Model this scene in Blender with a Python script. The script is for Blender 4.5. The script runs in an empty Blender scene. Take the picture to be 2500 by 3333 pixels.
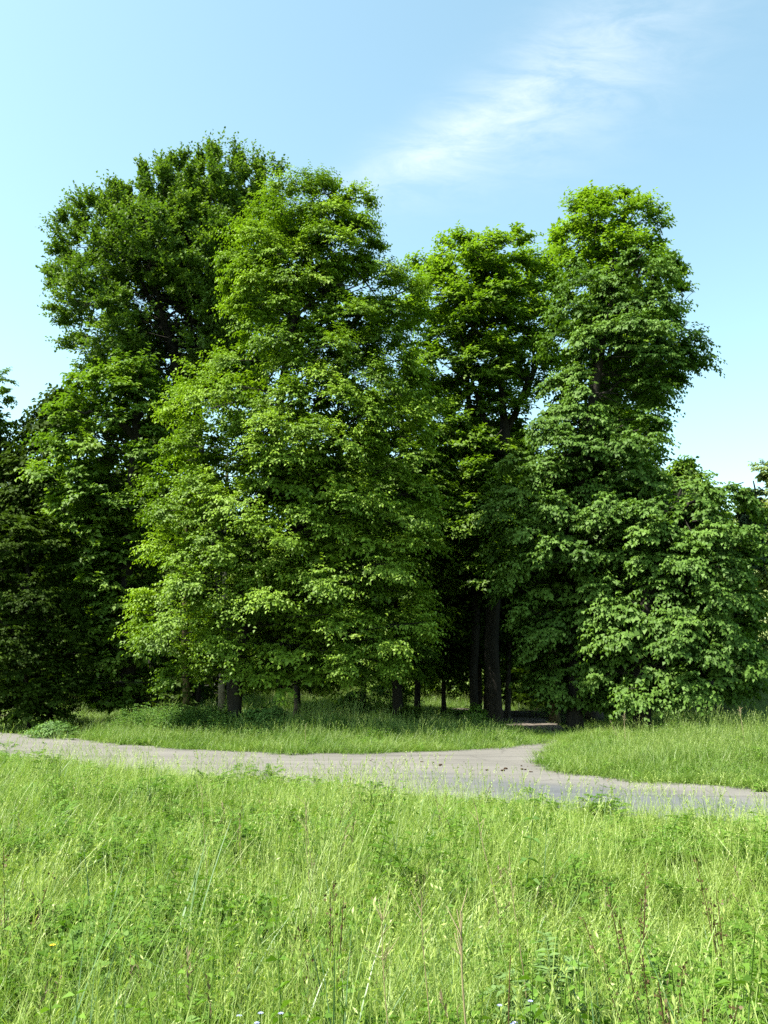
import bpy, math, random
import numpy as np

# ------------------------------------------------------------------ camera, sky, sun, exposure
sc = bpy.context.scene
F_PX, PW, PH = 2700.0, 2500.0, 3333.0
EYE = 1.62
PITCH = math.atan((2180 - 1666.5) / F_PX)
cam_d = bpy.data.cameras.new('camera')
cam = bpy.data.objects.new('camera', cam_d)
sc.collection.objects.link(cam)
sc.camera = cam
cam_d.sensor_fit = 'VERTICAL'
cam_d.sensor_height = 36.0
cam_d.lens = 36.0 * F_PX / PH
cam_d.clip_start = 0.05
cam_d.clip_end = 4000
cam.location = (0, 0, EYE)
cam.rotation_euler = (math.pi / 2 + PITCH, 0, 0)

SUN_EL = math.radians(57)
SUN_AZ = np.array([-0.92, -0.39]); SUN_AZ /= np.linalg.norm(SUN_AZ)
TO_SUN = np.array([SUN_AZ[0] * math.cos(SUN_EL), SUN_AZ[1] * math.cos(SUN_EL), math.sin(SUN_EL)])
from mathutils import Vector
sun_d = bpy.data.lights.new('sun', 'SUN')
sun = bpy.data.objects.new('sun', sun_d)
sc.collection.objects.link(sun)
sun_d.energy = 5.0
sun_d.angle = math.radians(0.5)
sun_d.color = (1.0, 0.95, 0.86)
sun.location = (-30, -20, 60)
sun.rotation_euler = Vector(TO_SUN).to_track_quat('Z', 'Y').to_euler()

world = bpy.data.worlds.new('World')
sc.world = world
world.use_nodes = True
wn, wl = world.node_tree.nodes, world.node_tree.links
wn.clear()


def N(nodes, typ, **kw):
    n = nodes.new(typ)
    for k, v in kw.items():
        setattr(n, k, v)
    return n


sky = N(wn, 'ShaderNodeTexSky', sky_type='NISHITA')
sky.sun_disc = False
sky.sun_elevation = SUN_EL
sky.sun_rotation = math.atan2(TO_SUN[0], TO_SUN[1])
sky.air_density = 1.0
sky.dust_density = 1.2
sky.ozone_density = 1.0
bg = N(wn, 'ShaderNodeBackground')
bg.inputs['Strength'].default_value = 0.10
out = N(wn, 'ShaderNodeOutputWorld')
# wisp of cirrus: a streak in direction space, broken up by stretched noise
tc = N(wn, 'ShaderNodeTexCoord')
sep = N(wn, 'ShaderNodeSeparateXYZ')
wl.new(tc.outputs['Generated'], sep.inputs[0])


def M(nodes, links, op, a, b=None, c=None, clamp=False):
    n = nodes.new('ShaderNodeMath'); n.operation = op; n.use_clamp = clamp
    for i, v in enumerate((a, b, c)):
        if v is None: continue
        if isinstance(v, (int, float)): n.inputs[i].default_value = v
        else: links.new(v, n.inputs[i])
    return n.outputs[0]


def WM(op, a, b=None, c=None, clamp=False): return M(wn, wl, op, a, b, c, clamp)


ymax = WM('MAXIMUM', sep.outputs['Y'], 0.05)
su = WM('DIVIDE', sep.outputs['X'], ymax)      # tangent-plane coordinates of a direction
sv = WM('DIVIDE', sep.outputs['Z'], ymax)
# wispy streak
cmb = N(wn, 'ShaderNodeCombineXYZ'); wl.new(su, cmb.inputs[0]); wl.new(sv, cmb.inputs[1])
mp = N(wn, 'ShaderNodeMapping'); wl.new(cmb.outputs[0], mp.inputs[0])
mp.inputs['Rotation'].default_value = (0, 0, math.radians(-30))
mp.inputs['Scale'].default_value = (2.4, 6.5, 1)
nz = N(wn, 'ShaderNodeTexNoise'); wl.new(mp.outputs[0], nz.inputs['Vector'])
nz.inputs['Scale'].default_value = 3.4; nz.inputs['Detail'].default_value = 9; nz.inputs['Roughness'].default_value = 0.68
nz.inputs['Distortion'].default_value = 0.5
nz2 = N(wn, 'ShaderNodeTexNoise'); wl.new(cmb.outputs[0], nz2.inputs['Vector'])
nz2.inputs['Scale'].default_value = 3.5; nz2.inputs['Detail'].default_value = 4
# curved spine of the streak: sv0(su)
bend = WM('MULTIPLY', WM('SUBTRACT', nz2.outputs[0], 0.5), 0.07)
CU, CV = 0.0, 0.66
spine = WM('ADD', WM('ADD', WM('MULTIPLY', su, 0.45), WM('MULTIPLY', WM('MULTIPLY', su, su), 0.45)), 0.648)
dist = WM('SUBTRACT', WM('ADD', sv, bend), spine)
wid = WM('ADD', WM('MULTIPLY', WM('ABSOLUTE', WM('ADD', su, 0.12)), 0.20), 0.026)
r = WM('DIVIDE', dist, wid)
band = WM('POWER', 2.718, WM('MULTIPLY', WM('MULTIPLY', r, r), -1.0))
along = N(wn, 'ShaderNodeMapRange'); along.interpolation_type = 'SMOOTHSTEP'
wl.new(su, along.inputs[0]); along.inputs[1].default_value = -0.14; along.inputs[2].default_value = 0.10
along2 = N(wn, 'ShaderNodeMapRange'); along2.interpolation_type = 'SMOOTHSTEP'
wl.new(su, along2.inputs[0]); along2.inputs[1].default_value = 0.15; along2.inputs[2].default_value = 0.55
along2.inputs[3].default_value = 1.0; along2.inputs[4].default_value = 0.12
fib = N(wn, 'ShaderNodeMapRange'); wl.new(nz.outputs[0], fib.inputs[0])
fib.inputs[1].default_value = 0.36; fib.inputs[2].default_value = 0.74
cloud = WM('MULTIPLY', WM('MULTIPLY', WM('MULTIPLY', band, along.outputs[0]), along2.outputs[0]), WM('ADD', WM('MULTIPLY', fib.outputs[0], 1.0), 0.22), clamp=True)
gain = N(wn, 'ShaderNodeMix', data_type='RGBA', blend_type='MULTIPLY'); gain.inputs['Factor'].default_value = 1.0
wl.new(sky.outputs[0], gain.inputs['A']); gain.inputs['B'].default_value = (1.38, 1.50, 1.15, 1)
mixc = N(wn, 'ShaderNodeMix', data_type='RGBA')
wl.new(WM('MULTIPLY', cloud, 0.43, clamp=True), mixc.inputs['Factor'])
wl.new(gain.outputs['Result'], mixc.inputs['A'])
mixc.inputs['B'].default_value = (5.0, 5.1, 5.0, 1)
wl.new(mixc.outputs['Result'], bg.inputs['Color'])
wl.new(bg.outputs[0], out.inputs[0])

vs = sc.view_settings
vs.view_transform = 'Standard'
vs.look = 'None'
vs.gamma = 1.0
vs.use_curve_mapping = False
vs.exposure = 1.55
sc.render.engine = 'CYCLES'
cy = sc.cycles
cy.max_bounces = 2; cy.diffuse_bounces = 1; cy.glossy_bounces = 1; cy.transmission_bounces = 2; cy.transparent_max_bounces = 4
cy.caustics_reflective = False; cy.caustics_refractive = False
cy.use_denoising = False
cy.sample_clamp_indirect = 3.0

rng = np.random.default_rng(7)
random.seed(7)
CP, SP = math.cos(PITCH), math.sin(PITCH)


def at(px, py, Y):
    """world point seen at photo pixel (px, py), at distance Y in front of the camera"""
    dx = (px - PW / 2) / F_PX; dy = -(py - PH / 2) / F_PX
    d = np.array([dx, CP - dy * SP, SP + dy * CP])
    return np.array([0, 0, EYE]) + d * (Y / d[1])


def gnd(px, py, z=0.0):
    dx = (px - PW / 2) / F_PX; dy = -(py - PH / 2) / F_PX
    d = np.array([dx, CP - dy * SP, SP + dy * CP])
    return (np.array([0, 0, EYE]) + d * ((z - EYE) / d[2]))[:2]


def terrain(x, y):
    x = np.asarray(x, float); y = np.asarray(y, float)
    h = 2.2 * np.exp(-((x - 16.5) / 4.6) ** 2 - ((y - 32.5) / 4.0) ** 2)
    s = np.clip((x - 14) / 20, 0, 1) * np.clip((y - 42) / 25, 0, 1)
    h = h + 5.0 * s * s * (3 - 2 * s)
    far = np.clip((y - 16) / 10, 0, 1)
    h = h + far * 0.10 * (np.sin(x * 0.7 + 1.3) * np.sin(y * 0.55))
    return h


# ------------------------------------------------------------------ mesh helpers
COL = sc.collection


def link(name, me, parent=None, loc=None):
    o = bpy.data.objects.new(name, me)
    COL.objects.link(o)
    if parent is not None: o.parent = parent
    if loc is not None: o.location = [float(v) for v in loc]
    return o


def tag(o, label=None, cat=None, group=None, kind=None):
    if label: o['label'] = label
    if cat: o['category'] = cat
    if group: o['group'] = group
    if kind: o['kind'] = kind
    return o


def empty(name, loc, label, cat, group=None):
    o = link(name, None, None, loc)
    o.empty_display_size = 0.2
    return tag(o, label, cat, group)


def mesh_np(name, V, faces, mat=None, tint=None, smooth=False):
    """V (n,3); faces: list of (m,k) int arrays; tint: list of per-face floats in the same order"""
    me = bpy.data.meshes.new(name)
    V = np.ascontiguousarray(V, dtype=np.float32)
    if not isinstance(faces, (list, tuple)): faces = [faces]
    faces = [f for f in faces if len(f)]
    li = np.concatenate([f.ravel() for f in faces]).astype(np.int32)
    lt = np.concatenate([np.full(len(f), f.shape[1]) for f in faces]).astype(np.int32)
    ls = np.concatenate([[0], np.cumsum(lt)[:-1]]).astype(np.int32)
    me.vertices.add(len(V)); me.vertices.foreach_set('co', V.ravel())
    me.loops.add(len(li)); me.loops.foreach_set('vertex_index', li)
    me.polygons.add(len(lt)); me.polygons.foreach_set('loop_start', ls)
    me.polygons.foreach_set('loop_total', lt)
    if tint is not None:
        a = me.attributes.new('tint', 'FLOAT', 'FACE')
        a.data.foreach_set('value', np.ascontiguousarray(tint, dtype=np.float32))
    me.update(calc_edges=True)
    if smooth: me.polygons.foreach_set('use_smooth', np.ones(len(lt), bool))
    if mat: me.materials.append(mat)
    return me


def nrm(a):
    return a / np.maximum(np.linalg.norm(a, axis=-1, keepdims=True), 1e-9)


class Geo:
    """collects vertices and faces of one mesh"""
    def __init__(s): s.v = []; s.f = {3: [], 4: []}; s.t = {3: [], 4: []}; s.n = 0

    def add(s, V, F, tint=0.5):
        V = np.asarray(V, float); F = np.asarray(F, int); k = F.shape[1]
        s.v.append(V); s.f[k].append(F + s.n); s.n += len(V)
        s.t[k].append(np.broadcast_to(np.asarray(tint, float), (len(F),)).copy())

    def mesh(s, name, mat, smooth=False, origin=(0, 0, 0)):
        V = np.concatenate(s.v) - np.asarray(origin)
        fs, ts = [], []
        for k in (3, 4):
            if s.f[k]: fs.append(np.concatenate(s.f[k])); ts.append(np.concatenate(s.t[k]))
        return mesh_np(name, V, fs, mat, np.concatenate(ts), smooth)


def tubes(geo, P, R, sides=5, tint=0.5, lump=0.0):
    """P (n,k,3) polylines, R (n,k) radii"""
    P = np.asarray(P, float); R = np.asarray(R, float)
    if P.ndim == 2: P = P[None]; R = R[None]
    n, k, _ = P.shape
    T = np.gradient(P, axis=1); T = nrm(T)
    ref = np.where(np.abs(T[..., 2:3]) > 0.8, np.array([1.0, 0.05, 0]), np.array([0, 0, 1.0]))
    A = nrm(np.cross(T, ref)); B = np.cross(T, A)
    ang = np.linspace(0, 2 * np.pi, sides, endpoint=False)
    rr = R[..., None] * np.ones(sides)
    if lump: rr = rr * (1 + lump * np.sin(ang * 3 + rng.uniform(0, 6)) + lump * 0.7 * rng.normal(size=rr.shape))
    ring = P[:, :, None, :] + rr[..., None] * (np.cos(ang)[None, None, :, None] * A[:, :, None, :] + np.sin(ang)[None, None, :, None] * B[:, :, None, :])
    V = ring.reshape(-1, 3)
    base = (np.arange(n) * k * sides)[:, None, None] + (np.arange(k - 1) * sides)[None, :, None]
    j = np.arange(sides); j2 = (j + 1) % sides
    F = np.stack([base + j, base + j2, base + sides + j2, base + sides + j], -1).reshape(-1, 4)
    t = np.broadcast_to(np.asarray(tint, float).reshape(-1, 1), (n, (k - 1) * sides)).ravel() if np.ndim(tint) else tint
    geo.add(V, F, t)


def leaf_quads(geo, P, A, Nn, L, W, tint, fold=0.25, droop=0.15):
    """folded kite-shaped leaves: base P, axis A, normal Nn, length L, width W"""
    S = np.cross(A, Nn)
    L = L[:, None]; W = W[:, None]
    m = P + A * L * 0.42
    v = np.stack([P, m - S * W * 0.5 + Nn * W * fold, P + A * L - Nn * L * droop, m + S * W * 0.5 + Nn * W * fold], 1)
    n = len(P)
    geo.add(v.reshape(-1, 3), (np.arange(n) * 4)[:, None] + np.arange(4), tint)


# ------------------------------------------------------------------ materials
def new_mat(name):
    m = bpy.data.materials.new(name); m.use_nodes = True
    m.node_tree.nodes.clear()
    return m, m.node_tree.nodes, m.node_tree.links


def leaf_mat(name, dark, mid, light, trans=0.35, tcol=(1.25, 1.35, 0.45), gloss=0.018, rough=0.6, nscale=0.9, namt=0.3):
    m, n, l = new_mat(name)
    o = N(n, 'ShaderNodeOutputMaterial')
    at_ = N(n, 'ShaderNodeAttribute', attribute_name='tint')
    geo = N(n, 'ShaderNodeNewGeometry')
    nz = N(n, 'ShaderNodeTexNoise'); l.new(geo.outputs['Position'], nz.inputs['Vector'])
    nz.inputs['Scale'].default_value = nscale; nz.inputs['Detail'].default_value = 2
    f = M(n, l, 'ADD', at_.outputs['Fac'], M(n, l, 'MULTIPLY', M(n, l, 'SUBTRACT', nz.outputs[0], 0.5), namt * 2), clamp=True)
    cr = N(n, 'ShaderNodeValToRGB'); l.new(f, cr.inputs[0])
    e = cr.color_ramp.elements
    e[0].position = 0.05; e[0].color = (*dark, 1); e[1].position = 0.95; e[1].color = (*light, 1)
    k = e.new(0.5); k.color = (*mid, 1)
    di = N(n, 'ShaderNodeBsdfDiffuse'); l.new(cr.outputs[0], di.inputs[0])
    tm = N(n, 'ShaderNodeMix', data_type='RGBA', blend_type='MULTIPLY'); tm.inputs['Factor'].default_value = 1
    l.new(cr.outputs[0], tm.inputs['A']); tm.inputs['B'].default_value = (*tcol, 1)
    tr = N(n, 'ShaderNodeBsdfTranslucent'); l.new(tm.outputs['Result'], tr.inputs[0])
    mx = N(n, 'ShaderNodeMixShader'); mx.inputs[0].default_value = trans
    l.new(di.outputs[0], mx.inputs[1]); l.new(tr.outputs[0], mx.inputs[2])
    gl = N(n, 'ShaderNodeBsdfGlossy'); gl.inputs['Roughness'].default_value = rough
    gl.inputs[0].default_value = (1, 1, 1, 1)
    mg = N(n, 'ShaderNodeMixShader'); mg.inputs[0].default_value = gloss
    l.new(mx.outputs[0], mg.inputs[1]); l.new(gl.outputs[0], mg.inputs[2])
    l.new(mg.outputs[0], o.inputs[0])
    return m


def bark_mat(name, c1, c2, scale=6.0, stretch=0.25):
    m, n, l = new_mat(name)
    o = N(n, 'ShaderNodeOutputMaterial')
    tcn = N(n, 'ShaderNodeTexCoord'); mpn = N(n, 'ShaderNodeMapping')
    l.new(tcn.outputs['Object'], mpn.inputs[0]); mpn.inputs['Scale'].default_value = (1, 1, stretch)
    nz = N(n, 'ShaderNodeTexNoise'); l.new(mpn.outputs[0], nz.inputs['Vector'])
    nz.inputs['Scale'].default_value = scale; nz.inputs['Detail'].default_value = 6; nz.inputs['Roughness'].default_value = 0.65
    cr = N(n, 'ShaderNodeValToRGB'); l.new(nz.outputs[0], cr.inputs[0])
    e = cr.color_ramp.elements
    e[0].position = 0.3; e[0].color = (*c1, 1); e[1].position = 0.72; e[1].color = (*c2, 1)
    p = N(n, 'ShaderNodeBsdfPrincipled'); l.new(cr.outputs[0], p.inputs['Base Color'])
    p.inputs['Roughness'].default_value = 0.9; p.inputs['Specular IOR Level'].default_value = 0.2
    bp = N(n, 'ShaderNodeBump'); bp.inputs['Strength'].default_value = 0.7; bp.inputs['Distance'].default_value = 0.04
    l.new(nz.outputs[0], bp.inputs['Height']); l.new(bp.outputs[0], p.inputs['Normal'])
    l.new(p.outputs[0], o.inputs[0])
    return m


def ground_mat(name, cols, scale, detail=8, bump=0.3, rough=0.95):
    m, n, l = new_mat(name)
    o = N(n, 'ShaderNodeOutputMaterial')
    geo = N(n, 'ShaderNodeNewGeometry')
    nz = N(n, 'ShaderNodeTexNoise'); l.new(geo.outputs['Position'], nz.inputs['Vector'])
    nz.inputs['Scale'].default_value = scale; nz.inputs['Detail'].default_value = detail; nz.inputs['Roughness'].default_value = 0.7
    cr = N(n, 'ShaderNodeValToRGB'); l.new(nz.outputs[0], cr.inputs[0])
    e = cr.color_ramp.elements
    e[0].position = 0.32; e[0].color = (*cols[0], 1); e[1].position = 0.7; e[1].color = (*cols[-1], 1)
    for i, c in enumerate(cols[1:-1]):
        k = e.new(0.32 + 0.38 * (i + 1) / (len(cols) - 1)); k.color = (*c, 1)
    p = N(n, 'ShaderNodeBsdfPrincipled'); l.new(cr.outputs[0], p.inputs['Base Color'])
    p.inputs['Roughness'].default_value = rough; p.inputs['Specular IOR Level'].default_value = 0.2
    bp = N(n, 'ShaderNodeBump'); bp.inputs['Strength'].default_value = bump; bp.inputs['Distance'].default_value = 0.02
    l.new(nz.outputs[0], bp.inputs['Height']); l.new(bp.outputs[0], p.inputs['Normal'])
    l.new(p.outputs[0], o.inputs[0])
    return m


def tarmac_mat(name):
    m, n, l = new_mat(name)
    o = N(n, 'ShaderNodeOutputMaterial')
    geo = N(n, 'ShaderNodeNewGeometry')
    sp = N(n, 'ShaderNodeSeparateXYZ'); l.new(geo.outputs['Position'], sp.inputs[0])
    big = N(n, 'ShaderNodeTexNoise'); l.new(geo.outputs['Position'], big.inputs['Vector'])
    big.inputs['Scale'].default_value = 0.9; big.inputs['Detail'].default_value = 5; big.inputs['Roughness'].default_value = 0.6
    fine = N(n, 'ShaderNodeTexNoise'); l.new(geo.outputs['Position'], fine.inputs['Vector'])
    fine.inputs['Scale'].default_value = 28; fine.inputs['Detail'].default_value = 4; fine.inputs['Roughness'].default_value = 0.8
    # the blue-grey newer tarmac of the carriageway lies along the near edge from the middle to the right
    s = M(n, l, 'ADD', M(n, l, 'MULTIPLY', sp.outputs['X'], 0.56), M(n, l, 'MULTIPLY', sp.outputs['Y'], 0.83))
    s = M(n, l, 'ADD', s, M(n, l, 'MULTIPLY', M(n, l, 'SUBTRACT', big.outputs[0], 0.5), 1.0))
    mr = N(n, 'ShaderNodeMapRange'); mr.interpolation_type = 'SMOOTHSTEP'; l.new(s, mr.inputs[0])
    mr.inputs[1].default_value = 10.9; mr.inputs[2].default_value = 12.1
    mr2 = N(n, 'ShaderNodeMapRange'); mr2.interpolation_type = 'SMOOTHSTEP'; l.new(sp.outputs['X'], mr2.inputs[0])
    mr2.inputs[1].default_value = 2.4; mr2.inputs[2].default_value = -0.8
    warm = M(n, l, 'MAXIMUM', mr.outputs[0], mr2.outputs[0])
    def ramp(fac, a, b):
        c = N(n, 'ShaderNodeValToRGB'); l.new(fac, c.inputs[0])
        c.color_ramp.elements[0].position = 0.3; c.color_ramp.elements[0].color = (*a, 1)
        c.color_ramp.elements[1].position = 0.7; c.color_ramp.elements[1].color = (*b, 1)
        return c.outputs[0]
    mixf = M(n, l, 'ADD', M(n, l, 'MULTIPLY', big.outputs[0], 0.45), M(n, l, 'MULTIPLY', fine.outputs[0], 0.55))
    vo = N(n, 'ShaderNodeTexVoronoi'); vo.feature = 'DISTANCE_TO_EDGE'; vo.inputs['Scale'].default_value = 0.55
    wv = N(n, 'ShaderNodeMix', data_type='VECTOR'); wv.inputs['Factor'].default_value = 0.25
    l.new(geo.outputs['Position'], wv.inputs['A']); l.new(big.outputs['Color'], wv.inputs['B']); l.new(wv.outputs['Result'], vo.inputs['Vector'])
    crk = N(n, 'ShaderNodeMapRange'); l.new(vo.outputs['Distance'], crk.inputs[0]); crk.inputs[1].default_value = 0.0; crk.inputs[2].default_value = 0.010; crk.inputs[3].default_value = 0.78; crk.inputs[4].default_value = 1.0
    cw = ramp(mixf, (0.104, 0.099, 0.089), (0.158, 0.150, 0.136))
    cb = ramp(mixf, (0.070, 0.075, 0.083), (0.105, 0.11, 0.117))
    mx = N(n, 'ShaderNodeMix', data_type='RGBA'); l.new(warm, mx.inputs['Factor']); l.new(cb, mx.inputs['A']); l.new(cw, mx.inputs['B'])
    p = N(n, 'ShaderNodeBsdfPrincipled'); cm = N(n, 'ShaderNodeMix', data_type='RGBA', blend_type='MULTIPLY'); cm.inputs['Factor'].default_value = 1
    mpn = N(n, 'ShaderNodeMapping'); l.new(geo.outputs['Position'], mpn.inputs[0])
    mpn.inputs['Rotation'].default_value = (0, 0, math.radians(34)); mpn.inputs['Scale'].default_value = (0.16, 1.5, 1)
    trk = N(n, 'ShaderNodeTexNoise'); l.new(mpn.outputs[0], trk.inputs['Vector']); trk.inputs['Scale'].default_value = 1.6; trk.inputs['Detail'].default_value = 5; trk.inputs['Roughness'].default_value = 0.65
    trm = N(n, 'ShaderNodeMapRange'); l.new(trk.outputs[0], trm.inputs[0]); trm.inputs[1].default_value = 0.3; trm.inputs[2].default_value = 0.7; trm.inputs[3].default_value = 0.78; trm.inputs[4].default_value = 1.16
    wear = M(n, l, 'MULTIPLY', crk.outputs[0], trm.outputs[0])
    cc = N(n, 'ShaderNodeCombineColor'); [l.new(wear, cc.inputs[q]) for q in range(3)]
    l.new(mx.outputs['Result'], cm.inputs['A']); l.new(cc.outputs[0], cm.inputs['B']); l.new(cm.outputs['Result'], p.inputs['Base Color'])
    p.inputs['Roughness'].default_value = 0.9; p.inputs['Specular IOR Level'].default_value = 0.25
    bp = N(n, 'ShaderNodeBump'); bp.inputs['Strength'].default_value = 0.4; bp.inputs['Distance'].default_value = 0.01
    l.new(fine.outputs[0], bp.inputs['Height']); l.new(bp.outputs[0], p.inputs['Normal'])
    l.new(p.outputs[0], o.inputs[0])
    return m


def soil_mat(name, cols, scale):
    """meadow soil that turns into brown leaf litter inside the wood"""
    m = ground_mat(name, cols, scale)
    n, l = m.node_tree.nodes, m.node_tree.links
    p = [q for q in n if q.type == 'BSDF_PRINCIPLED'][0]
    src = p.inputs['Base Color'].links[0].from_socket
    geo = N(n, 'ShaderNodeNewGeometry'); sp = N(n, 'ShaderNodeSeparateXYZ'); l.new(geo.outputs['Position'], sp.inputs[0])
    nz = N(n, 'ShaderNodeTexNoise'); l.new(geo.outputs['Position'], nz.inputs['Vector']); nz.inputs['Scale'].default_value = 0.5
    a = M(n, l, 'ADD', sp.outputs['Y'], M(n, l, 'MULTIPLY', nz.outputs[0], 5.0))
    f1 = N(n, 'ShaderNodeMapRange'); l.new(a, f1.inputs[0]); f1.inputs[1].default_value = 24.5; f1.inputs[2].default_value = 27.0
    b = N(n, 'ShaderNodeMapRange'); l.new(sp.outputs['X'], b.inputs[0]); b.inputs[1].default_value = 13.0; b.inputs[2].default_value = 10.0
    mx = N(n, 'ShaderNodeMix', data_type='RGBA'); l.new(M(n, l, 'MULTIPLY', f1.outputs[0], b.outputs[0]), mx.inputs['Factor'])
    l.new(src, mx.inputs['A']); mx.inputs['B'].default_value = (0.022, 0.017, 0.010, 1)
    l.new(mx.outputs['Result'], p.inputs['Base Color'])
    return m


MT = {}
MT['hornbeam'] = leaf_mat('hornbeam_leaf', (0.066, 0.128, 0.007), (0.122, 0.212, 0.012), (0.205, 0.315, 0.028), 0.31)
MT['beech'] = leaf_mat('beech_leaf', (0.050, 0.100, 0.012), (0.082, 0.150, 0.018), (0.132, 0.212, 0.028), 0.36)
MT['maple'] = leaf_mat('maple_leaf', (0.060, 0.122, 0.010), (0.100, 0.182, 0.016), (0.155, 0.25, 0.028), 0.34)
MT['fork'] = leaf_mat('fork_tree_leaf', (0.068, 0.130, 0.009), (0.110, 0.198, 0.014), (0.18, 0.285, 0.025), 0.42)
MT['lime'] = leaf_mat('lime_leaf', (0.046, 0.098, 0.012), (0.074, 0.145, 0.019), (0.115, 0.205, 0.032), 0.28, gloss=0.012)
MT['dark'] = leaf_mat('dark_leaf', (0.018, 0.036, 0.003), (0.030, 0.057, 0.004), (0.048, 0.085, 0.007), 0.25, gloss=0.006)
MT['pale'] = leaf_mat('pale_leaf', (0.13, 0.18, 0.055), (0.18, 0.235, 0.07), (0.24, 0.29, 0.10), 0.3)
MT['conifer'] = leaf_mat('conifer_needle', (0.022, 0.045, 0.018), (0.034, 0.065, 0.025), (0.05, 0.085, 0.03), 0.1)
MT['bark'] = bark_mat('dark_bark', (0.010, 0.009, 0.007), (0.030, 0.026, 0.020))
MT['greybark'] = bark_mat('grey_bark', (0.022, 0.020, 0.016), (0.062, 0.056, 0.046))
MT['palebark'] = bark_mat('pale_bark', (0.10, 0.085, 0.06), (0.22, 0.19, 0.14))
MT['mossbark'] = bark_mat('mossy_bark', (0.035, 0.026, 0.014), (0.10, 0.085, 0.032), 9, 0.6)
MT['grass'] = leaf_mat('meadow_grass', (0.108, 0.200, 0.021), (0.192, 0.292, 0.040), (0.30, 0.375, 0.095), 0.38, (1.15, 1.25, 0.6), 0.03, 0.5, 1.1, 0.36)
MT['vergegrass'] = leaf_mat('verge_grass', (0.058, 0.130, 0.014), (0.115, 0.205, 0.026), (0.22, 0.30, 0.065), 0.36, (1.15, 1.25, 0.6), 0.03, 0.5, 0.9, 0.42)
MT['straw'] = leaf_mat('dry_straw', (0.06, 0.045, 0.018), (0.10, 0.077, 0.032), (0.145, 0.115, 0.055), 0.15, (1, 1, 1), 0.03)
MT['stalk'] = leaf_mat('pale_stalk', (0.18, 0.145, 0.07), (0.28, 0.23, 0.12), (0.36, 0.30, 0.18), 0.15, (1, 1, 1), 0.01)
MT['sorrel'] = leaf_mat('sorrel_red', (0.055, 0.032, 0.014), (0.09, 0.055, 0.022), (0.13, 0.10, 0.035), 0.25, (1, 1, 1), 0.02)
MT['blue'] = leaf_mat('bluish_blade', (0.07, 0.135, 0.045), (0.10, 0.18, 0.065), (0.15, 0.24, 0.10), 0.3, (1.1, 1.2, .6), 0.03, 0.45)
MT['forb'] = leaf_mat('herb_leaf', (0.052, 0.125, 0.012), (0.092, 0.185, 0.020), (0.15, 0.26, 0.036), 0.34, (1.2, 1.3, .5), 0.012, 0.6)
MT['nettle'] = leaf_mat('nettle_leaf', (0.05, 0.115, 0.022), (0.088, 0.175, 0.036), (0.14, 0.24, 0.058), 0.3, (1.2, 1.3, .5), 0.015, 0.6)
MT['silver'] = leaf_mat('grey_green_leaf', (0.06, 0.125, 0.025), (0.10, 0.18, 0.042), (0.16, 0.25, 0.08), 0.25, (1.1, 1.2, .6), 0.03)
MT['yellow'] = leaf_mat('yellow_petal', (0.6, 0.42, 0.02), (0.72, 0.52, 0.03), (0.8, 0.62, 0.05), 0.3, (1, 1, 1), 0.03)
MT['bluepetal'] = leaf_mat('blue_petal', (0.25, 0.28, 0.55), (0.38, 0.42, 0.68), (0.55, 0.58, 0.8), 0.3, (1, 1, 1), 0.03)
MT['litter'] = leaf_mat('dead_leaf', (0.05, 0.028, 0.014), (0.10, 0.06, 0.03), (0.16, 0.11, 0.06), 0.1, (1, 1, 1), 0.02)
MT['dung'] = ground_mat('dung', ((0.025, 0.014, 0.008), (0.07, 0.04, 0.02)), 30)
MT['soil'] = soil_mat('ground_soil', ((0.028, 0.05, 0.012), (0.05, 0.085, 0.02), (0.075, 0.11, 0.03)), 2.5)
MT['tarmac'] = tarmac_mat('road_tarmac')
MT['gravel'] = ground_mat('path_gravel', ((0.08, 0.065, 0.05), (0.13, 0.11, 0.09), (0.18, 0.16, 0.13)), 9)

# ------------------------------------------------------------------ ground, road and path
gx = np.unique(np.concatenate([np.arange(-40, 48, 0.8), np.linspace(-900, -40, 24), np.linspace(48, 900, 24)]))
gy = np.unique(np.concatenate([np.arange(-12, 80, 0.8), np.linspace(-300, -12, 10), np.linspace(80, 1500, 30)]))
GX, GY = np.meshgrid(gx, gy)
V = np.stack([GX, GY, terrain(GX, GY)], -1).reshape(-1, 3)
nx, ny = len(gx), len(gy)
ii = (np.arange(ny - 1)[:, None] * nx + np.arange(nx - 1)).ravel()
F = np.stack([ii, ii + 1, ii + nx + 1, ii + nx], 1)
go = link('ground', mesh_np('ground', V, F, MT['soil'], smooth=True))
tag(go, 'meadow soil under the grass and trees', None, None, 'structure')

far_edge = [(-14.5, 24.5)] + [tuple(gnd(x, y)) for x, y in ((-200, 2373), (0, 2388), (220, 2405), (400, 2424), (620, 2441), (800, 2450), (960, 2456), (1150, 2455), (1300, 2452), (1430, 2449), (1500, 2445), (1600, 2439), (1680, 2431), (1735, 2421), (1756, 2410))]
right_edge = [tuple(gnd(x, y)) for x, y in ((1862, 2400), (1850, 2415), (1830, 2440), (1800, 2475), (1786, 2492), (1800, 2506), (1860, 2521), (1950, 2532), (2100, 2545), (2300, 2560), (2500, 2575), (2900, 2605))] + [(13.5, 6.2)]
near_edge = [(13.5, 3.8), (9, 6.15), (6, 7.75), (3.8, 8.9), (2, 9.95), (0, 11.1), (-3, 13.1), (-6.6, 15.4), (-10, 17.9), (-14, 20.9), (-17, 23.2)]
path_left = [tuple(gnd(x, y)) for x, y in ((1748, 2400), (1728, 2392), (1700, 2382), (1668, 2370), (1640, 2358))] + [(4.0, 26.5), (3.4, 30), (2.4, 36)]
path_right = [(4.2, 36), (5.2, 31), (5.3, 28)] + [tuple(gnd(x, y)) for x, y in ((1800, 2352), (1830, 2370), (1852, 2388))]


def smooth_poly(p, k=1):
    return p


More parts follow.
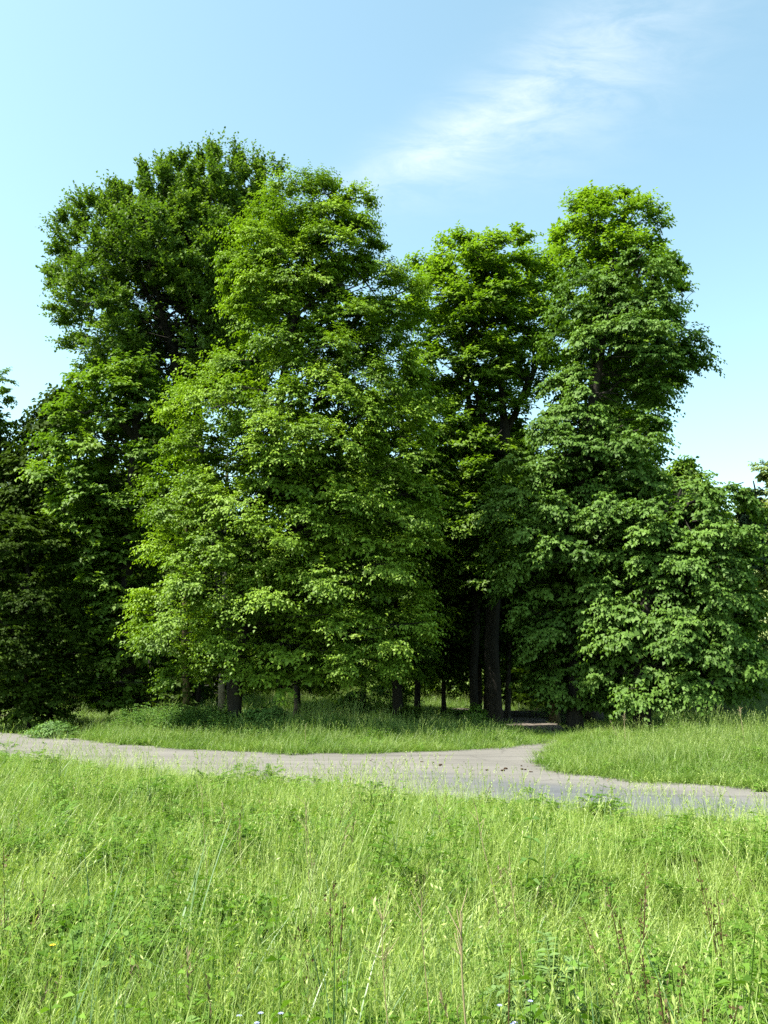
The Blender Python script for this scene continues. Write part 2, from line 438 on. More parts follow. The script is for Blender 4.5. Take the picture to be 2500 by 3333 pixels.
def poly_sheet(name, poly, z, mat, label, wob=0.03):
    bm_pts = []
    P = np.array(poly)
    for i in range(len(P)):
        a, b = P[i], P[(i + 1) % len(P)]
        m = max(1, int(np.linalg.norm(b - a) / 0.25))
        for k in range(m):
            q = a + (b - a) * k / m
            bm_pts.append(q + rng.normal(0, wob, 2) * (0 if k == 0 else 1))
    import bmesh
    bm = bmesh.new()
    vs_ = [bm.verts.new((float(q[0]), float(q[1]), z)) for q in bm_pts]
    bm.faces.new(vs_)
    bmesh.ops.triangulate(bm, faces=bm.faces[:])
    if sum(f.normal.z for f in bm.faces) < 0: bmesh.ops.reverse_faces(bm, faces=bm.faces[:])
    me = bpy.data.meshes.new(name); bm.to_mesh(me); bm.free()
    me.materials.append(mat)
    o = link(name, me)
    tag(o, label, None, None, 'structure')
    return np.array(poly)


ROAD = poly_sheet('road', far_edge + right_edge + near_edge, 0.03, MT['tarmac'], 'pale park road crossing the meadow, blue-grey tarmac on its right part', 0.05)
PATH = poly_sheet('path', [far_edge[-1]] + path_left + path_right + [right_edge[0]], 0.026, MT['gravel'], 'gravel path leading from the road into the shaded wood')


def inside(poly, x, y):
    c = np.zeros(len(x), bool)
    n = len(poly)
    for i in range(n):
        x1, y1 = poly[i]; x2, y2 = poly[(i + 1) % n]
        k = ((y1 > y) != (y2 > y)) & (x < (x2 - x1) * (y - y1) / (y2 - y1 + 1e-12) + x1)
        c ^= k
    return c


def edge_dist(poly, x, y):
    """distance to a closed outline"""
    d = np.full(len(x), 1e9)
    n = len(poly)
    P = np.stack([x, y], 1)
    for i in range(n):
        a = np.array(poly[i]); b = np.array(poly[(i + 1) % n])
        ab = b - a
        t = np.clip(((P - a) @ ab) / max(ab @ ab, 1e-9), 0, 1)
        d = np.minimum(d, np.linalg.norm(P - a - t[:, None] * ab, axis=1))
    return d


# ------------------------------------------------------------------ trees
def vnoise(a, b, s):
    return (np.sin(a * 1.7 + s) * np.cos(b * 2.3 - s * 1.3) + 0.6 * np.sin(a * 3.9 - b * 3.1 + s * 2.1) + 0.4 * np.cos(a * 7.3 + b * 6.1 + s)) / 2.0


def sprays(geo, O, D, size, ntw, nlf, L, W, fan, el_sd, droop, tint_c, upj=0.35, hang=0.25, el0=0.0):
    """leafy sprays: twigs fan out from O along D, two ranks of leaves on each"""
    C = len(O)
    up = np.array([0, 0, 1.0])
    S = nrm(np.cross(D, up) + 1e-6); Up = nrm(np.cross(S, D))
    ang = np.linspace(-1, 1, ntw)[None, :] * fan + rng.normal(0, 0.18, (C, ntw))
    el = rng.normal(el0, el_sd, (C, ntw))
    d = np.cos(el)[..., None] * (np.cos(ang)[..., None] * D[:, None] + np.sin(ang)[..., None] * S[:, None]) + np.sin(el)[..., None] * Up[:, None]
    ln = size[:, None] * rng.uniform(0.65, 1.1, (C, ntw)) * (1 - 0.25 * np.abs(ang) / max(fan, .1))
    t = (np.arange(nlf) + 0.8) / nlf
    t = t[None, None, :] + rng.normal(0, 0.25 / nlf, (C, ntw, nlf))
    lt = ln[..., None] * t
    pos = O[:, None, None] + d[:, :, None] * lt[..., None]
    pos[..., 2] -= droop * ln[..., None] * t * t
    tg = d[:, :, None] + np.zeros((1, 1, nlf, 1)); tg = tg.copy()
    tg[..., 2] -= 2 * droop * t
    tg = nrm(tg)
    n0 = nrm(up + 0.68 * D[:, None, None] + rng.normal(0, upj, tg.shape))
    sg = np.where(np.arange(nlf) % 2 == 0, 1.0, -1.0)[None, None, :, None]
    lat = nrm(np.cross(tg, n0))
    ax = tg * 0.65 + sg * lat * 0.8 + rng.normal(0, 0.15, tg.shape)
    ax[..., 2] -= hang
    ax = nrm(ax)
    nn = nrm(n0 - ax * (n0 * ax).sum(-1, keepdims=True))
    K = C * ntw * nlf
    sc_ = rng.uniform(0.7, 1.15, K)
    ti = (tint_c[:, None, None] + rng.normal(0, 0.13, (C, ntw, nlf)) + 0.10 * (t - 0.5)).ravel()
    leaf_quads(geo, pos.reshape(-1, 3), ax.reshape(-1, 3), nn.reshape(-1, 3), L * sc_, W * sc_, ti)


def build_tree(name, label, cat, env, Y0, trunk, mat, bark, n_bough=200, per=7, size=0.7, ntw=5, nlf=9, L=0.10, W=0.06,
               dr=0.9, droop=0.35, hang=0.25, fan=0.9, el_sd=0.2, inner=0.25, front=0.62, n_limb=22, limb_r=0.055, group=None,
               lumps=0.16, up_top=0.5, stems=None, upj=0.4, seed=1, stretch=1.0, holes=(), spike=0.0, recess=0.72, thick=0.35, tilt=-0.08, twig=True, bough_len=1.3, tintm=0.5, crown_bottom=None):
    """env: photo-space silhouette rows (py, x_left, x_right) at the tree's own distance Y0, turned into a real rounded crown.
    trunk: list of (px, py, radius_m); stems: further limbs as lists of (px, py, radius, dy)"""
    E = sorted(env)
    rows = [(at((a + b) / 2, py, Y0)[2], at(a, py, Y0)[0], at(b, py, Y0)[0]) for py, a, b in E][::-1]
    ez = np.array([q[0] for q in rows]); el_ = np.array([q[1] for q in rows]); er = np.array([q[2] for q in rows])
    tp = [at(px, py, Y0) for px, py, r_ in trunk]
    base = np.array([tp[0][0], Y0, float(terrain(tp[0][0], Y0))])
    root = empty(name, base, label, cat, group)
    # ---- bough positions, kept apart from one another
    zz = np.linspace(ez[0] + 0.05, ez[-1] - 0.4, 200)
    wz = np.interp(zz, ez, er) - np.interp(zz, ez, el_)
    cdf = np.cumsum(wz + 0.35); cdf /= cdf[-1]
    nc = n_bough * 5
    ph = seed * 1.7
    z = np.interp(rng.random(nc), cdf, zz)
    th = np.where(rng.random(nc) < front, rng.uniform(-np.pi, 0, nc), rng.uniform(0, np.pi, nc))
    lump = 1 + lumps * vnoise(th * 1.5, z * 0.9, ph)
    xl, xr = np.interp(z, ez, el_), np.interp(z, ez, er)
    cx, rx = (xl + xr) / 2, (xr - xl) / 2
    deep = rng.random(nc) < inner
    u = np.where(deep, rng.uniform(0.2, 0.72, nc), rng.uniform(0.84, 0.975, nc)) * np.clip(lump, 0.62, 1.04)
    cell = np.sin(th * 4.3 + 1.9 * np.sin(z * 0.8 + ph)) + np.sin(z * 2.3 + 1.6 * np.sin(th * 2.1 - ph) + ph) + 0.6 * rng.normal(0, 1, nc)
    u = u * np.where(cell < -0.55, recess, 1.0)
    tip = np.stack([cx + np.cos(th) * rx * u, Y0 + np.sin(th) * rx * dr * u, z], 1)
    rb = size * rng.uniform(0.65, 1.25, nc) * np.clip(rx / 1.6, 0.55, 1.0)
    bad = np.zeros(nc, bool)
    for hx, hy, hr_ in holes:      # openings in the crown where the stems show
        c = at(hx, hy, Y0)
        bad |= (np.hypot(tip[:, 0] - c[0], tip[:, 2] - c[2]) < hr_ / F_PX * Y0 + 0.35) & (tip[:, 1] < Y0 + 0.8)
    keep = []
    for q in range(nc):
        if bad[q]: continue
        if keep:
            kk = np.array(keep)
            dd = (tip[kk] - tip[q]) * np.array([1, 1, 1.25])
            if ((dd * dd).sum(1) < (0.51 * (rb[kk] + rb[q])) ** 2).any(): continue
        keep.append(q)
        if len(keep) >= n_bough: break
    kk = np.array(keep); nb = len(kk)
    z, th, rx, tip, rb, u = z[kk], th[kk], rx[kk], tip[kk], rb[kk], u[kk]
    rel = np.clip((z - ez[0]) / (ez[-1] - ez[0]), 0, 1)
    elev = tilt + up_top * np.clip((rel - 0.5) / 0.5, 0, 1) ** 1.5 + rng.normal(0, 0.15, nb)
    th2 = th + rng.normal(0, 0.3, nb)
    Dh = np.stack([np.cos(th2), np.sin(th2), np.zeros(nb)], 1)
    D = nrm(Dh * np.cos(elev)[:, None] + np.array([0, 0, 1.0]) * np.sin(elev)[:, None])
    bl = np.minimum(bough_len * rng.uniform(0.7, 1.3, nb), rx * 0.7 + 0.3)
    start = tip - D * (bl + rb * 0.3)[:, None]
    # ---- each bough ends in a dome of leafy sprays
    gl = Geo()
    A = nrm(D * 0.7 + np.array([0, 0, 0.7]))
    tint_b = np.clip(tintm + rng.normal(0, 0.17, nb), 0.08, 0.95)
    is_deep = deep[kk]; is_back = (np.sin(th) > 0.25) & ~is_deep
    for sel_, pr, lm in ((~is_deep & ~is_back, per, 1.0), (is_back, max(4, per // 2), 1.35), (is_deep, max(4, per // 2), 1.6)):
        m = int(sel_.sum())
        if m == 0: continue
        Dm, Am, tm_, rm = D[sel_], A[sel_], tip[sel_], rb[sel_]
        H = nrm(rng.normal(0, 1, (m, pr, 3)))
        dt = (H * Am[:, None]).sum(-1, keepdims=True)
        H = nrm(np.where(dt < -0.05, H - 2 * dt * Am[:, None], H) + 0.25 * Am[:, None])
        H[..., 2] = H[..., 2] * 0.75 + (spike * np.clip((rel[sel_] - 0.35) / 0.4, 0, 1))[:, None]
        H = nrm(H)
        O = (tm_ - Dm * (rm * 0.55)[:, None])[:, None] + H * (rm[:, None] * rng.uniform(0.10, 0.55, (m, pr)))[..., None]
        O[..., 2] -= rm[:, None] * 0.15
        Ds = nrm(H + Dm[:, None] * 0.35)
        sz = rm[:, None] * rng.uniform(0.5, 0.9, (m, pr)) * stretch
        tcs = (tint_b[sel_][:, None] + rng.normal(0, 0.06, (m, pr))).ravel()
        sprays(gl, O.reshape(-1, 3), Ds.reshape(-1, 3), sz.ravel(), ntw, nlf, L * lm, W * lm, fan, el_sd, droop, tcs, upj, hang)
    crown = link('crown', gl.mesh(name + '_crown', MT[mat], origin=base), root)
    # ---- trunk
    P = np.array(tp); R = np.array([q[2] for q in trunk]); 
    P[0, 2] = base[2] - 0.15
    s = np.linspace(0, 1, len(P)); m = 28
    s2 = np.linspace(0, 1, m)
    Pt = np.stack([np.interp(s2, s, P[:, i]) for i in range(3)], 1)
    Pt[1:-1, 0] += 0.05 * np.sin(s2[1:-1] * 9 + seed); Pt[1:-1, 1] += 0.06 * np.sin(s2[1:-1] * 7 + seed * 2)
    Rt = np.interp(s2, s, R)
    Rt = Rt * (1 + 0.22 * np.exp(-np.maximum(Pt[:, 2] - base[2], 0) / 0.22))
    gt = Geo(); tubes(gt, Pt, Rt, 12, 0.5, 0.035)
    link('trunk', gt.mesh(name + '_trunk', MT[bark], True, base), root)
    sk = [Pt]
    for st in (stems or []):
        Q = np.array([at(px, py, Y0 + dy) for px, py, r_, dy in st]); Rq = np.array([q[2] for q in st])
        s = np.linspace(0, 1, len(Q)); s2 = np.linspace(0, 1, 14)
        Qt = np.stack([np.interp(s2, s, Q[:, i]) for i in range(3)], 1)
        Qt[1:-1] += rng.normal(0, 0.03, (12, 3))
        gs = Geo(); tubes(gs, Qt, np.interp(s2, s, Rq), 9, 0.5, 0.03)
        link('limb', gs.mesh(name + '_limb', MT[bark], True, base), root)
        sk.append(Qt)
    SK = np.concatenate(sk); 
    SK = SK[(SK[:, 2] > max(ez[0] - 0.5, base[2] + 1.0))]
    # ---- branches from the stems out to boughs, one joined part
    gb = Geo()
    # each bough start hooks to the nearest skeleton point lower than itself
    sel = rng.permutation(nb)[:max(n_limb, 4)]
    PP, RR = [], []
    for i in sel:
        q = start[i]
        dxy = np.linalg.norm(SK[:, :2] - q[:2], axis=1)
        cost = np.abs((q[2] - SK[:, 2]) - dxy * 0.45) + dxy * 0.35
        j = int(np.argmin(cost)); p0 = SK[j]
        t = np.linspace(0, 1, 7)[:, None]
        mid = (p0 + q) / 2 + np.array([0, 0, 0.10 * np.linalg.norm(q - p0)])
        cv = (1 - t) ** 2 * p0 + 2 * t * (1 - t) * mid + t * t * q
        cv[1:-1] += rng.normal(0, 0.05, (5, 3))
        end = tip[i] - D[i] * rb[i] * 0.1
        cv = np.concatenate([cv, [end]])
        ln = np.linalg.norm(q - p0)
        r0 = limb_r * min(1.3, 0.45 + ln / 4)
        PP.append(cv); RR.append(np.linspace(r0, 0.009, 8))
    tubes(gb, np.array(PP), np.array(RR), 5)
    if twig:
        e = tip - D * (rb * 0.1)[:, None]
        st2 = start - D * 0.5
        mid = (st2 + e) / 2 + np.array([0, 0, 0.04])
        tubes(gb, np.stack([st2, mid, e], 1), np.tile([0.017, 0.012, 0.005], (nb, 1)), 3)
    bo = link('branches', gb.mesh(name + '_branches', MT[bark], False, base), root)
    tag(bo, kind='stuff')
    return root


# 1  tall beech at the back left, upright shoots on top, two dark stems
build_tree('beech_tree', 'tallest tree with dark olive leaves and spiky top, behind the bright front tree', 'tree',
           [(545, 790, 930), (580, 560, 950), (630, 440, 965), (690, 350, 970), (750, 250, 970), (820, 190, 970), (880, 160, 970), (960, 160, 960),
            (1050, 195, 950), (1130, 215, 940), (1200, 260, 900), (1270, 440, 880)], 27.0,
           [(768, 2290, 0.17), (700, 1700, 0.22), (612, 1400, 0.27), (585, 1200, 0.22), (545, 1090, 0.14), (470, 950, 0.07), (430, 820, 0.03)],
           'beech', 'bark', n_bough=760, per=9, size=0.60, ntw=4, nlf=10, L=0.115, W=0.072, dr=0.85, droop=0.05, hang=0.0, up_top=1.15, tilt=0.15,
           stems=[[(655, 1650, 0.2, 0.1), (650, 1400, 0.18, 0.2), (630, 1150, 0.13, 0.3), (600, 900, 0.08, 0.2), (620, 700, 0.03, 0)],
                  [(612, 1400, 0.18, 0), (560, 1120, 0.12, -0.3), (520, 1000, 0.08, -0.5), (500, 850, 0.03, -0.5)]],
           seed=1, recess=0.66, holes=[(585, 1200, 60), (600, 1080, 55), (500, 1010, 35), (330, 1080, 40)], spike=2.0, fan=0.35, stretch=1.75, inner=0.24, n_limb=50, upj=1.0, bough_len=1.6, lumps=0.2)

# 2  mid-left tree with one straight dark trunk
build_tree('maple_tree', 'broad mid-height tree with a straight dark trunk, left of the bright front tree', 'tree',
           [(1150, 330, 540), (1210, 260, 580), (1290, 190, 600), (1370, 150, 600), (1450, 110, 590), (1560, 80, 580), (1680, 130, 560), (1800, 190, 540),
            (1950, 200, 540), (2100, 220, 540), (2230, 250, 520), (2290, 280, 480)], 24.5,
           [(425, 2300, 0.2), (418, 1900, 0.18), (428, 1650, 0.165), (432, 1450, 0.15), (444, 1300, 0.11), (470, 1210, 0.05)],
           'maple', 'bark', n_bough=400, per=11, size=0.88, ntw=4, nlf=8, L=0.15, W=0.105, dr=0.8, droop=0.22, hang=0.15, up_top=0.6, tilt=0.05,
           stems=[[(432, 1420, 0.09, 0), (380, 1360, 0.07, -0.4), (300, 1345, 0.045, -0.8), (215, 1330, 0.02, -1.0)],
                  [(440, 1380, 0.08, 0), (480, 1330, 0.06, 0.2), (520, 1270, 0.03, 0.4)]],
           seed=2, holes=[(432, 1560, 45), (435, 1430, 45), (300, 1400, 30)], inner=0.35, n_limb=40, lumps=0.22, bough_len=1.1)

# 3  central forked tree
build_tree('forked_tree', 'thick dark trunk forking high up, in the dip between the two big crowns', 'tree',
           [(765, 1480, 1560), (800, 1400, 1720), (850, 1320, 1800), (940, 1290, 1850), (1040, 1300, 1850), (1140, 1320, 1820), (1240, 1340, 1800), (1340, 1400, 1760), (1480, 1380, 1750), (1700, 1390, 1730), (1900, 1420, 1700)], 26.0,
           [(1612, 2335, 0.25), (1604, 2100, 0.225), (1622, 1800, 0.20), (1638, 1520, 0.18), (1640, 1420, 0.165), (1636, 1330, 0.12), (1630, 1150, 0.06), (1600, 950, 0.02)],
           'fork', 'bark', n_bough=430, per=12, size=0.88, ntw=4, nlf=8, L=0.145, W=0.09, dr=0.9, droop=0.15, hang=0.1, up_top=0.7, tilt=0.05, front=0.58,
           stems=[[(1640, 1420, 0.10, 0), (1690, 1320, 0.085, 0.1), (1745, 1200, 0.065, 0.2), (1760, 1100, 0.035, 0.2)],
                  [(1640, 1420, 0.11, 0), (1680, 1340, 0.08, 0.1), (1720, 1240, 0.06, 0.1), (1740, 1180, 0.05, 0.1), (1720, 1000, 0.03, 0)],
                  [(1625, 1480, 0.09, -0.1), (1560, 1330, 0.07, -0.2), (1530, 1200, 0.05, -0.2), (1500, 1090, 0.04, -0.3)],
                  [(1545, 2330, 0.14, 1.0), (1548, 1900, 0.13, 1.0), (1540, 1500, 0.11, 1.0), (1520, 1200, 0.08, 1.0), (1500, 1000, 0.03, 1.0)]],
           seed=3, holes=[(1640, 1400, 48), (1560, 1290, 24), (1730, 1270, 24)], spike=0.25, inner=0.36, n_limb=45, lumps=0.2, bough_len=1.1)

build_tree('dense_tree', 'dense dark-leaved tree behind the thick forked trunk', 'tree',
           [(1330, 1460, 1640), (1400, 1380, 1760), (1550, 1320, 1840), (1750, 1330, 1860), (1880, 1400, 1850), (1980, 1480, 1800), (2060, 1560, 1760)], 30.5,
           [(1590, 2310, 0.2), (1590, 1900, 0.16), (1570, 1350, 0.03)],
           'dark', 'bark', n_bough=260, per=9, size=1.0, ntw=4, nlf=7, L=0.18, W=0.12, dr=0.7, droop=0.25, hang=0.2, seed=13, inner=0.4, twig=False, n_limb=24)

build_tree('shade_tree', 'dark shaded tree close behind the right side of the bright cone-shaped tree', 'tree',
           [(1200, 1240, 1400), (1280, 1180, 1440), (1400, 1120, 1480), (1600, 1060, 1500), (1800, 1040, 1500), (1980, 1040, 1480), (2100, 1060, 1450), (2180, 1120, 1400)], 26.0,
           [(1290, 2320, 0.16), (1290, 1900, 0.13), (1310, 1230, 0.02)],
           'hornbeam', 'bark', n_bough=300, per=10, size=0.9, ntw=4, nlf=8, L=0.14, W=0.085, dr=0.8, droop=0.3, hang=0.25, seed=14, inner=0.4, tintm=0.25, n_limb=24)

build_tree('bank_shading_tree', 'added dark leafy tree behind the low right tree, shading the grassy bank', 'tree',  # added tree, mostly hidden by the low lime, that shades the bank
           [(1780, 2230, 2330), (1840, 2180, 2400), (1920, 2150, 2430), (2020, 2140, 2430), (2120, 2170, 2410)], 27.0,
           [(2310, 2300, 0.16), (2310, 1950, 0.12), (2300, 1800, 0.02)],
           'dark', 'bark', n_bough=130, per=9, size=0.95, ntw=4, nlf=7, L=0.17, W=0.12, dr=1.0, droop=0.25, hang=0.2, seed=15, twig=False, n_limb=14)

# 4  tall pale-stemmed tree behind the lime
build_tree('ash_tree', 'thin-topped tree rising behind the big right tree, bare twigs at its top', 'tree',
           [(600, 1890, 1960), (640, 1850, 2030), (690, 1800, 2150), (750, 1770, 2200), (830, 1740, 2225), (900, 1740, 2230), (1000, 1760, 2230), (1150, 1780, 2200), (1400, 1850, 2150)], 27.0,
           [(1935, 2320, 0.26), (1925, 1900, 0.24), (1925, 1500, 0.21), (1930, 1200, 0.17), (1935, 1000, 0.11), (1930, 800, 0.06), (1915, 640, 0.02)],
           'fork', 'greybark', n_bough=210, per=11, size=0.88, ntw=4, nlf=8, L=0.145, W=0.085, dr=0.8, droop=0.12, hang=0.1, up_top=0.7, tilt=0.1,
           stems=[[(1985, 2000, 0.14, .2), (1985, 1500, 0.12, .2), (1975, 1230, 0.10, .2), (1990, 1000, 0.06, .2), (2040, 850, 0.02, 0.2)],
                  [(2010, 1900, 0.13, .1), (2015, 1500, 0.11, .1), (2005, 1200, 0.09, .1), (2060, 950, 0.04, 0.1), (2120, 780, 0.015, 0)],
                  [(1940, 1000, 0.05, 0), (2010, 830, 0.035, 0), (2060, 700, 0.018, 0), (2075, 645, 0.006, 0)],
                  [(2010, 830, 0.03, 0), (2090, 720, 0.012, 0), (2105, 680, 0.005, 0)],
                  [(2040, 1150, 0.05, 0), (2140, 1030, 0.03, -.3), (2215, 985, 0.012, -.4), (2260, 950, 0.005, -.4)]],
           seed=4, holes=[(1960, 1230, 60), (2000, 1150, 30)], spike=0.4, inner=0.34, n_limb=40, lumps=0.25, tintm=0.6)

# 5  bright hornbeam in front
build_tree('hornbeam_tree', 'large bright green cone-shaped tree with one dark trunk behind the road, left of centre', 'tree',
           [(545, 1085, 1120), (590, 960, 1190), (650, 810, 1215), (720, 765, 1235), (770, 735, 1310), (860, 695, 1340), (960, 715, 1400), (1060, 740, 1415), (1160, 690, 1420),
            (1260, 590, 1430), (1360, 530, 1440), (1460, 500, 1450), (1580, 490, 1450), (1700, 470, 1450), (1820, 430, 1450), (1920, 400, 1450), (2020, 410, 1430), (2090, 450, 1400), (2165, 455, 1350), (2220, 500, 1220)], 20.5,
           [(770, 2345, 0.17), (770, 2200, 0.16), (800, 1900, 0.15), (880, 1500, 0.13), (950, 1100, 0.09), (1020, 800, 0.05), (1090, 580, 0.012)],
           'hornbeam', 'bark', n_bough=620, per=19, size=0.88, ntw=5, nlf=9, L=0.086, W=0.054, dr=0.66, droop=0.30, hang=0.28, up_top=0.5, tilt=0.0,
           seed=5, recess=0.62, holes=[(772, 2275, 40)], inner=0.42, n_limb=60, lumps=0.26, bough_len=1.35, front=0.68, limb_r=0.045)

# 6  big lime on the right
build_tree('lime_tree', 'big right-hand tree with drooping grey-green leaf tiers standing out over the sky on its right', 'tree',
           [(835, 1950, 2090), (870, 1860, 2250), (930, 1790, 2230), (1000, 1800, 2200), (1080, 1780, 2290), (1150, 1780, 2315), (1230, 1790, 2230), (1310, 1740, 2140), (1380, 1690, 2160), (1470, 1620, 2220), (1540, 1600, 2150), (1640, 1580, 2200), (1700, 1570, 2200),
            (1850, 1560, 2160), (2000, 1590, 2140), (2120, 1640, 2120), (2230, 1720, 2100), (2295, 1800, 2050)], 22.5,
           [(1868, 2345, 0.22), (1870, 2150, 0.2), (1890, 1800, 0.19), (1920, 1400, 0.15), (1960, 1100, 0.10), (2000, 900, 0.03)],
           'lime', 'bark', n_bough=460, per=17, size=0.86, ntw=4, nlf=9, L=0.104, W=0.084, dr=0.8, droop=0.42, hang=0.5, up_top=0.35, tilt=-0.05,
           seed=6, recess=0.64, holes=[(1960, 1250, 70), (2040, 1340, 30)], inner=0.42, n_limb=50, lumps=0.3, bough_len=1.4, front=0.66)

# 7  lower lime in front right
build_tree('spreading_lime_tree', 'low wide tree at the foot of the big right tree, branches hanging near the grass', 'tree',
           [(1570, 2090, 2360), (1600, 2040, 2430), (1660, 1990, 2465), (1750, 1970, 2475), (1860, 1950, 2470), (1960, 1930, 2480), (2060, 1910, 2490), (2160, 1880, 2490), (2230, 1900, 2460), (2275, 1960, 2400)], 21.0,
           [(2080, 2350, 0.22), (2085, 2200, 0.2), (2110, 1950, 0.15), (2180, 1700, 0.08), (2220, 1590, 0.03)],
           'lime', 'bark', n_bough=320, per=17, size=0.82, ntw=4, nlf=9, L=0.102, W=0.082, dr=0.85, droop=0.42, hang=0.5, up_top=0.3, tilt=-0.1,
           stems=[[(2110, 1900, 0.06, 0), (2230, 1650, 0.045, -.4), (2330, 1595, 0.03, -.5), (2420, 1570, 0.012, -.5)]],
           seed=7, recess=0.64, inner=0.42, n_limb=34, lumps=0.3, bough_len=1.2, front=0.66)

# 8  dark bushy tree at the left edge
build_tree('elder_tree', 'dark shaded bushy tree low at the left edge of the glade', 'tree',
           [(1640, 20, 130), (1700, -60, 190), (1800, -120, 240), (1950, -160, 270), (2100, -160, 300), (2220, -120, 300), (2300, -100, 280), (2335, -60, 250)], 23.0,
           [(95, 2335, 0.045), (90, 2100, 0.045), (85, 1900, 0.07), (80, 1750, 0.03)],
           'dark', 'bark', n_bough=190, per=14, size=0.75, ntw=4, nlf=8, L=0.10, W=0.068, dr=0.9, droop=0.25, hang=0.2, seed=8, lumps=0.25, bough_len=1.0, n_limb=24, twig=False)
# 9  tree off the left edge with one branch reaching in
build_tree('oak_tree', 'tree cut off by the left edge, one leafy branch reaching in against the sky', 'tree',
           [(900, -420, -230), (1000, -560, -110), (1140, -620, -50), (1225, -640, 40), (1290, -640, 60), (1360, -640, 40), (1410, -640, -20), (1450, -640, -90), (1550, -640, -120), (1700, -600, -120), (1900, -600, -140), (2100, -560, -200)], 33.0,
           [(-330, 2330, 0.3), (-330, 1800, 0.26), (-320, 1300, 0.15), (-310, 1000, 0.04)],
           'maple', 'bark', n_bough=330, per=7, size=0.75, ntw=5, nlf=8, L=0.12, W=0.08, dr=0.9, droop=0.3, hang=0.25, seed=9, lumps=0.15, n_limb=40, front=0.5)
# 10 pale sunlit tree behind left
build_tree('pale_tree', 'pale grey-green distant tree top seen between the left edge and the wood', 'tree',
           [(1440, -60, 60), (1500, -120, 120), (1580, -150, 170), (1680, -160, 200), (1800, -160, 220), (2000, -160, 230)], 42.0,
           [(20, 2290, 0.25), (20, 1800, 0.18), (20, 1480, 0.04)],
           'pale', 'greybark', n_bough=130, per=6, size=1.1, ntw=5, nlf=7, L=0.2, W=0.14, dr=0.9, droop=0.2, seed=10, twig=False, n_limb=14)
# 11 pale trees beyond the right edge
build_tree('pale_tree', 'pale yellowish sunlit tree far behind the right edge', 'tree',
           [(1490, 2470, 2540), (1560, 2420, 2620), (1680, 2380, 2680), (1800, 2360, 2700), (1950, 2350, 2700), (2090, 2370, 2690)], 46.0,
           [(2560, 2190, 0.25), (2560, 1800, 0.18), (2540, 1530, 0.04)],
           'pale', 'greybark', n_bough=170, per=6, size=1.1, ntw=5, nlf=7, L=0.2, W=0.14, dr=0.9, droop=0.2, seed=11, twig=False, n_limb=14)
build_tree('spruce_tree', 'dark conifer top poking out above the low right tree', 'tree',
           [(1560, 2445, 2462), (1600, 2420, 2475), (1680, 2400, 2490), (1760, 2390, 2500), (1850, 2380, 2500)], 30.0,
           [(2445, 2230, 0.2), (2445, 1900, 0.14), (2452, 1565, 0.02)],
           'conifer', 'bark', n_bough=110, per=6, size=0.8, ntw=5, nlf=9, L=0.14, W=0.05, dr=0.95, droop=0.25, hang=0.3, seed=12, twig=False, n_limb=14)

# ------------------------------------------------------------------ the wood behind
def copy_tree(src, loc, rz, s, label=None):
    c = src.copy(); COL.objects.link(c)
    c.location = loc; c.rotation_euler = (0, 0, rz); c.scale = (s, s, s)
    if label: c['label'] = label
    for ch in src.children:
        d = ch.copy(); COL.objects.link(d); d.parent = c
    return c


def wood_tree(name, label, group, h, rad, zb, mat, nb, seed, L=0.2, lean=0.0, tr=0.11):
    root = empty(name, (0, 0, 0), label, 'tree', group)
    gl = Geo()
    z = zb + (h - zb) * rng.random(nb) ** 0.9
    th = rng.uniform(0, 2 * np.pi, nb)
    prof = np.sin(np.clip((z - zb) / (h - zb), 0.04, 1) ** 0.75 * np.pi) ** 0.6 * rad
    u = np.sqrt(rng.uniform(0.15, 1, nb)) * (1 + 0.2 * vnoise(th * 1.4, z, seed))
    O = np.stack([np.cos(th) * prof * u, np.sin(th) * prof * u, z], 1)
    D = nrm(np.stack([np.cos(th), np.sin(th), rng.normal(0.0, 0.25, nb)], 1))
    sprays(gl, O - D * 0.5, D, np.full(nb, 0.95), 5, 7, L, L * 0.66, 1.0, 0.25, 0.25, np.clip(0.5 + rng.normal(0, 0.14, nb), 0.1, 0.9), 0.5, 0.2)
    link('crown', gl.mesh(name + '_crown', MT[mat]), root)
    gt = Geo()
    s = np.linspace(0, 1, 10)
    P = np.stack([lean * s * s + 0.08 * np.sin(s * 6 + seed), 0.08 * np.cos(s * 5 + seed) - 0.08, s * h * 0.9 - 0.3], 1)
    tubes(gt, P, np.interp(s, [0, 0.06, 1], [tr * 1.5, tr, 0.02]), 8, 0.5, 0.04)
    for q in range(7):
        i = int(rng.integers(3, 8)); a = rng.uniform(0, 6.28)
        e = P[i] + np.array([math.cos(a) * rad * 0.7, math.sin(a) * rad * 0.7, rng.uniform(0.5, 1.6)])
        t = np.linspace(0, 1, 4)[:, None]
        tubes(gt, P[i] * (1 - t) + e * t + np.array([0, 0, 0.2]) * t * (1 - t), np.linspace(tr * 0.45, 0.012, 4), 5)
    link('trunk', gt.mesh(name + '_trunk', MT['bark'], True), root)
    return root


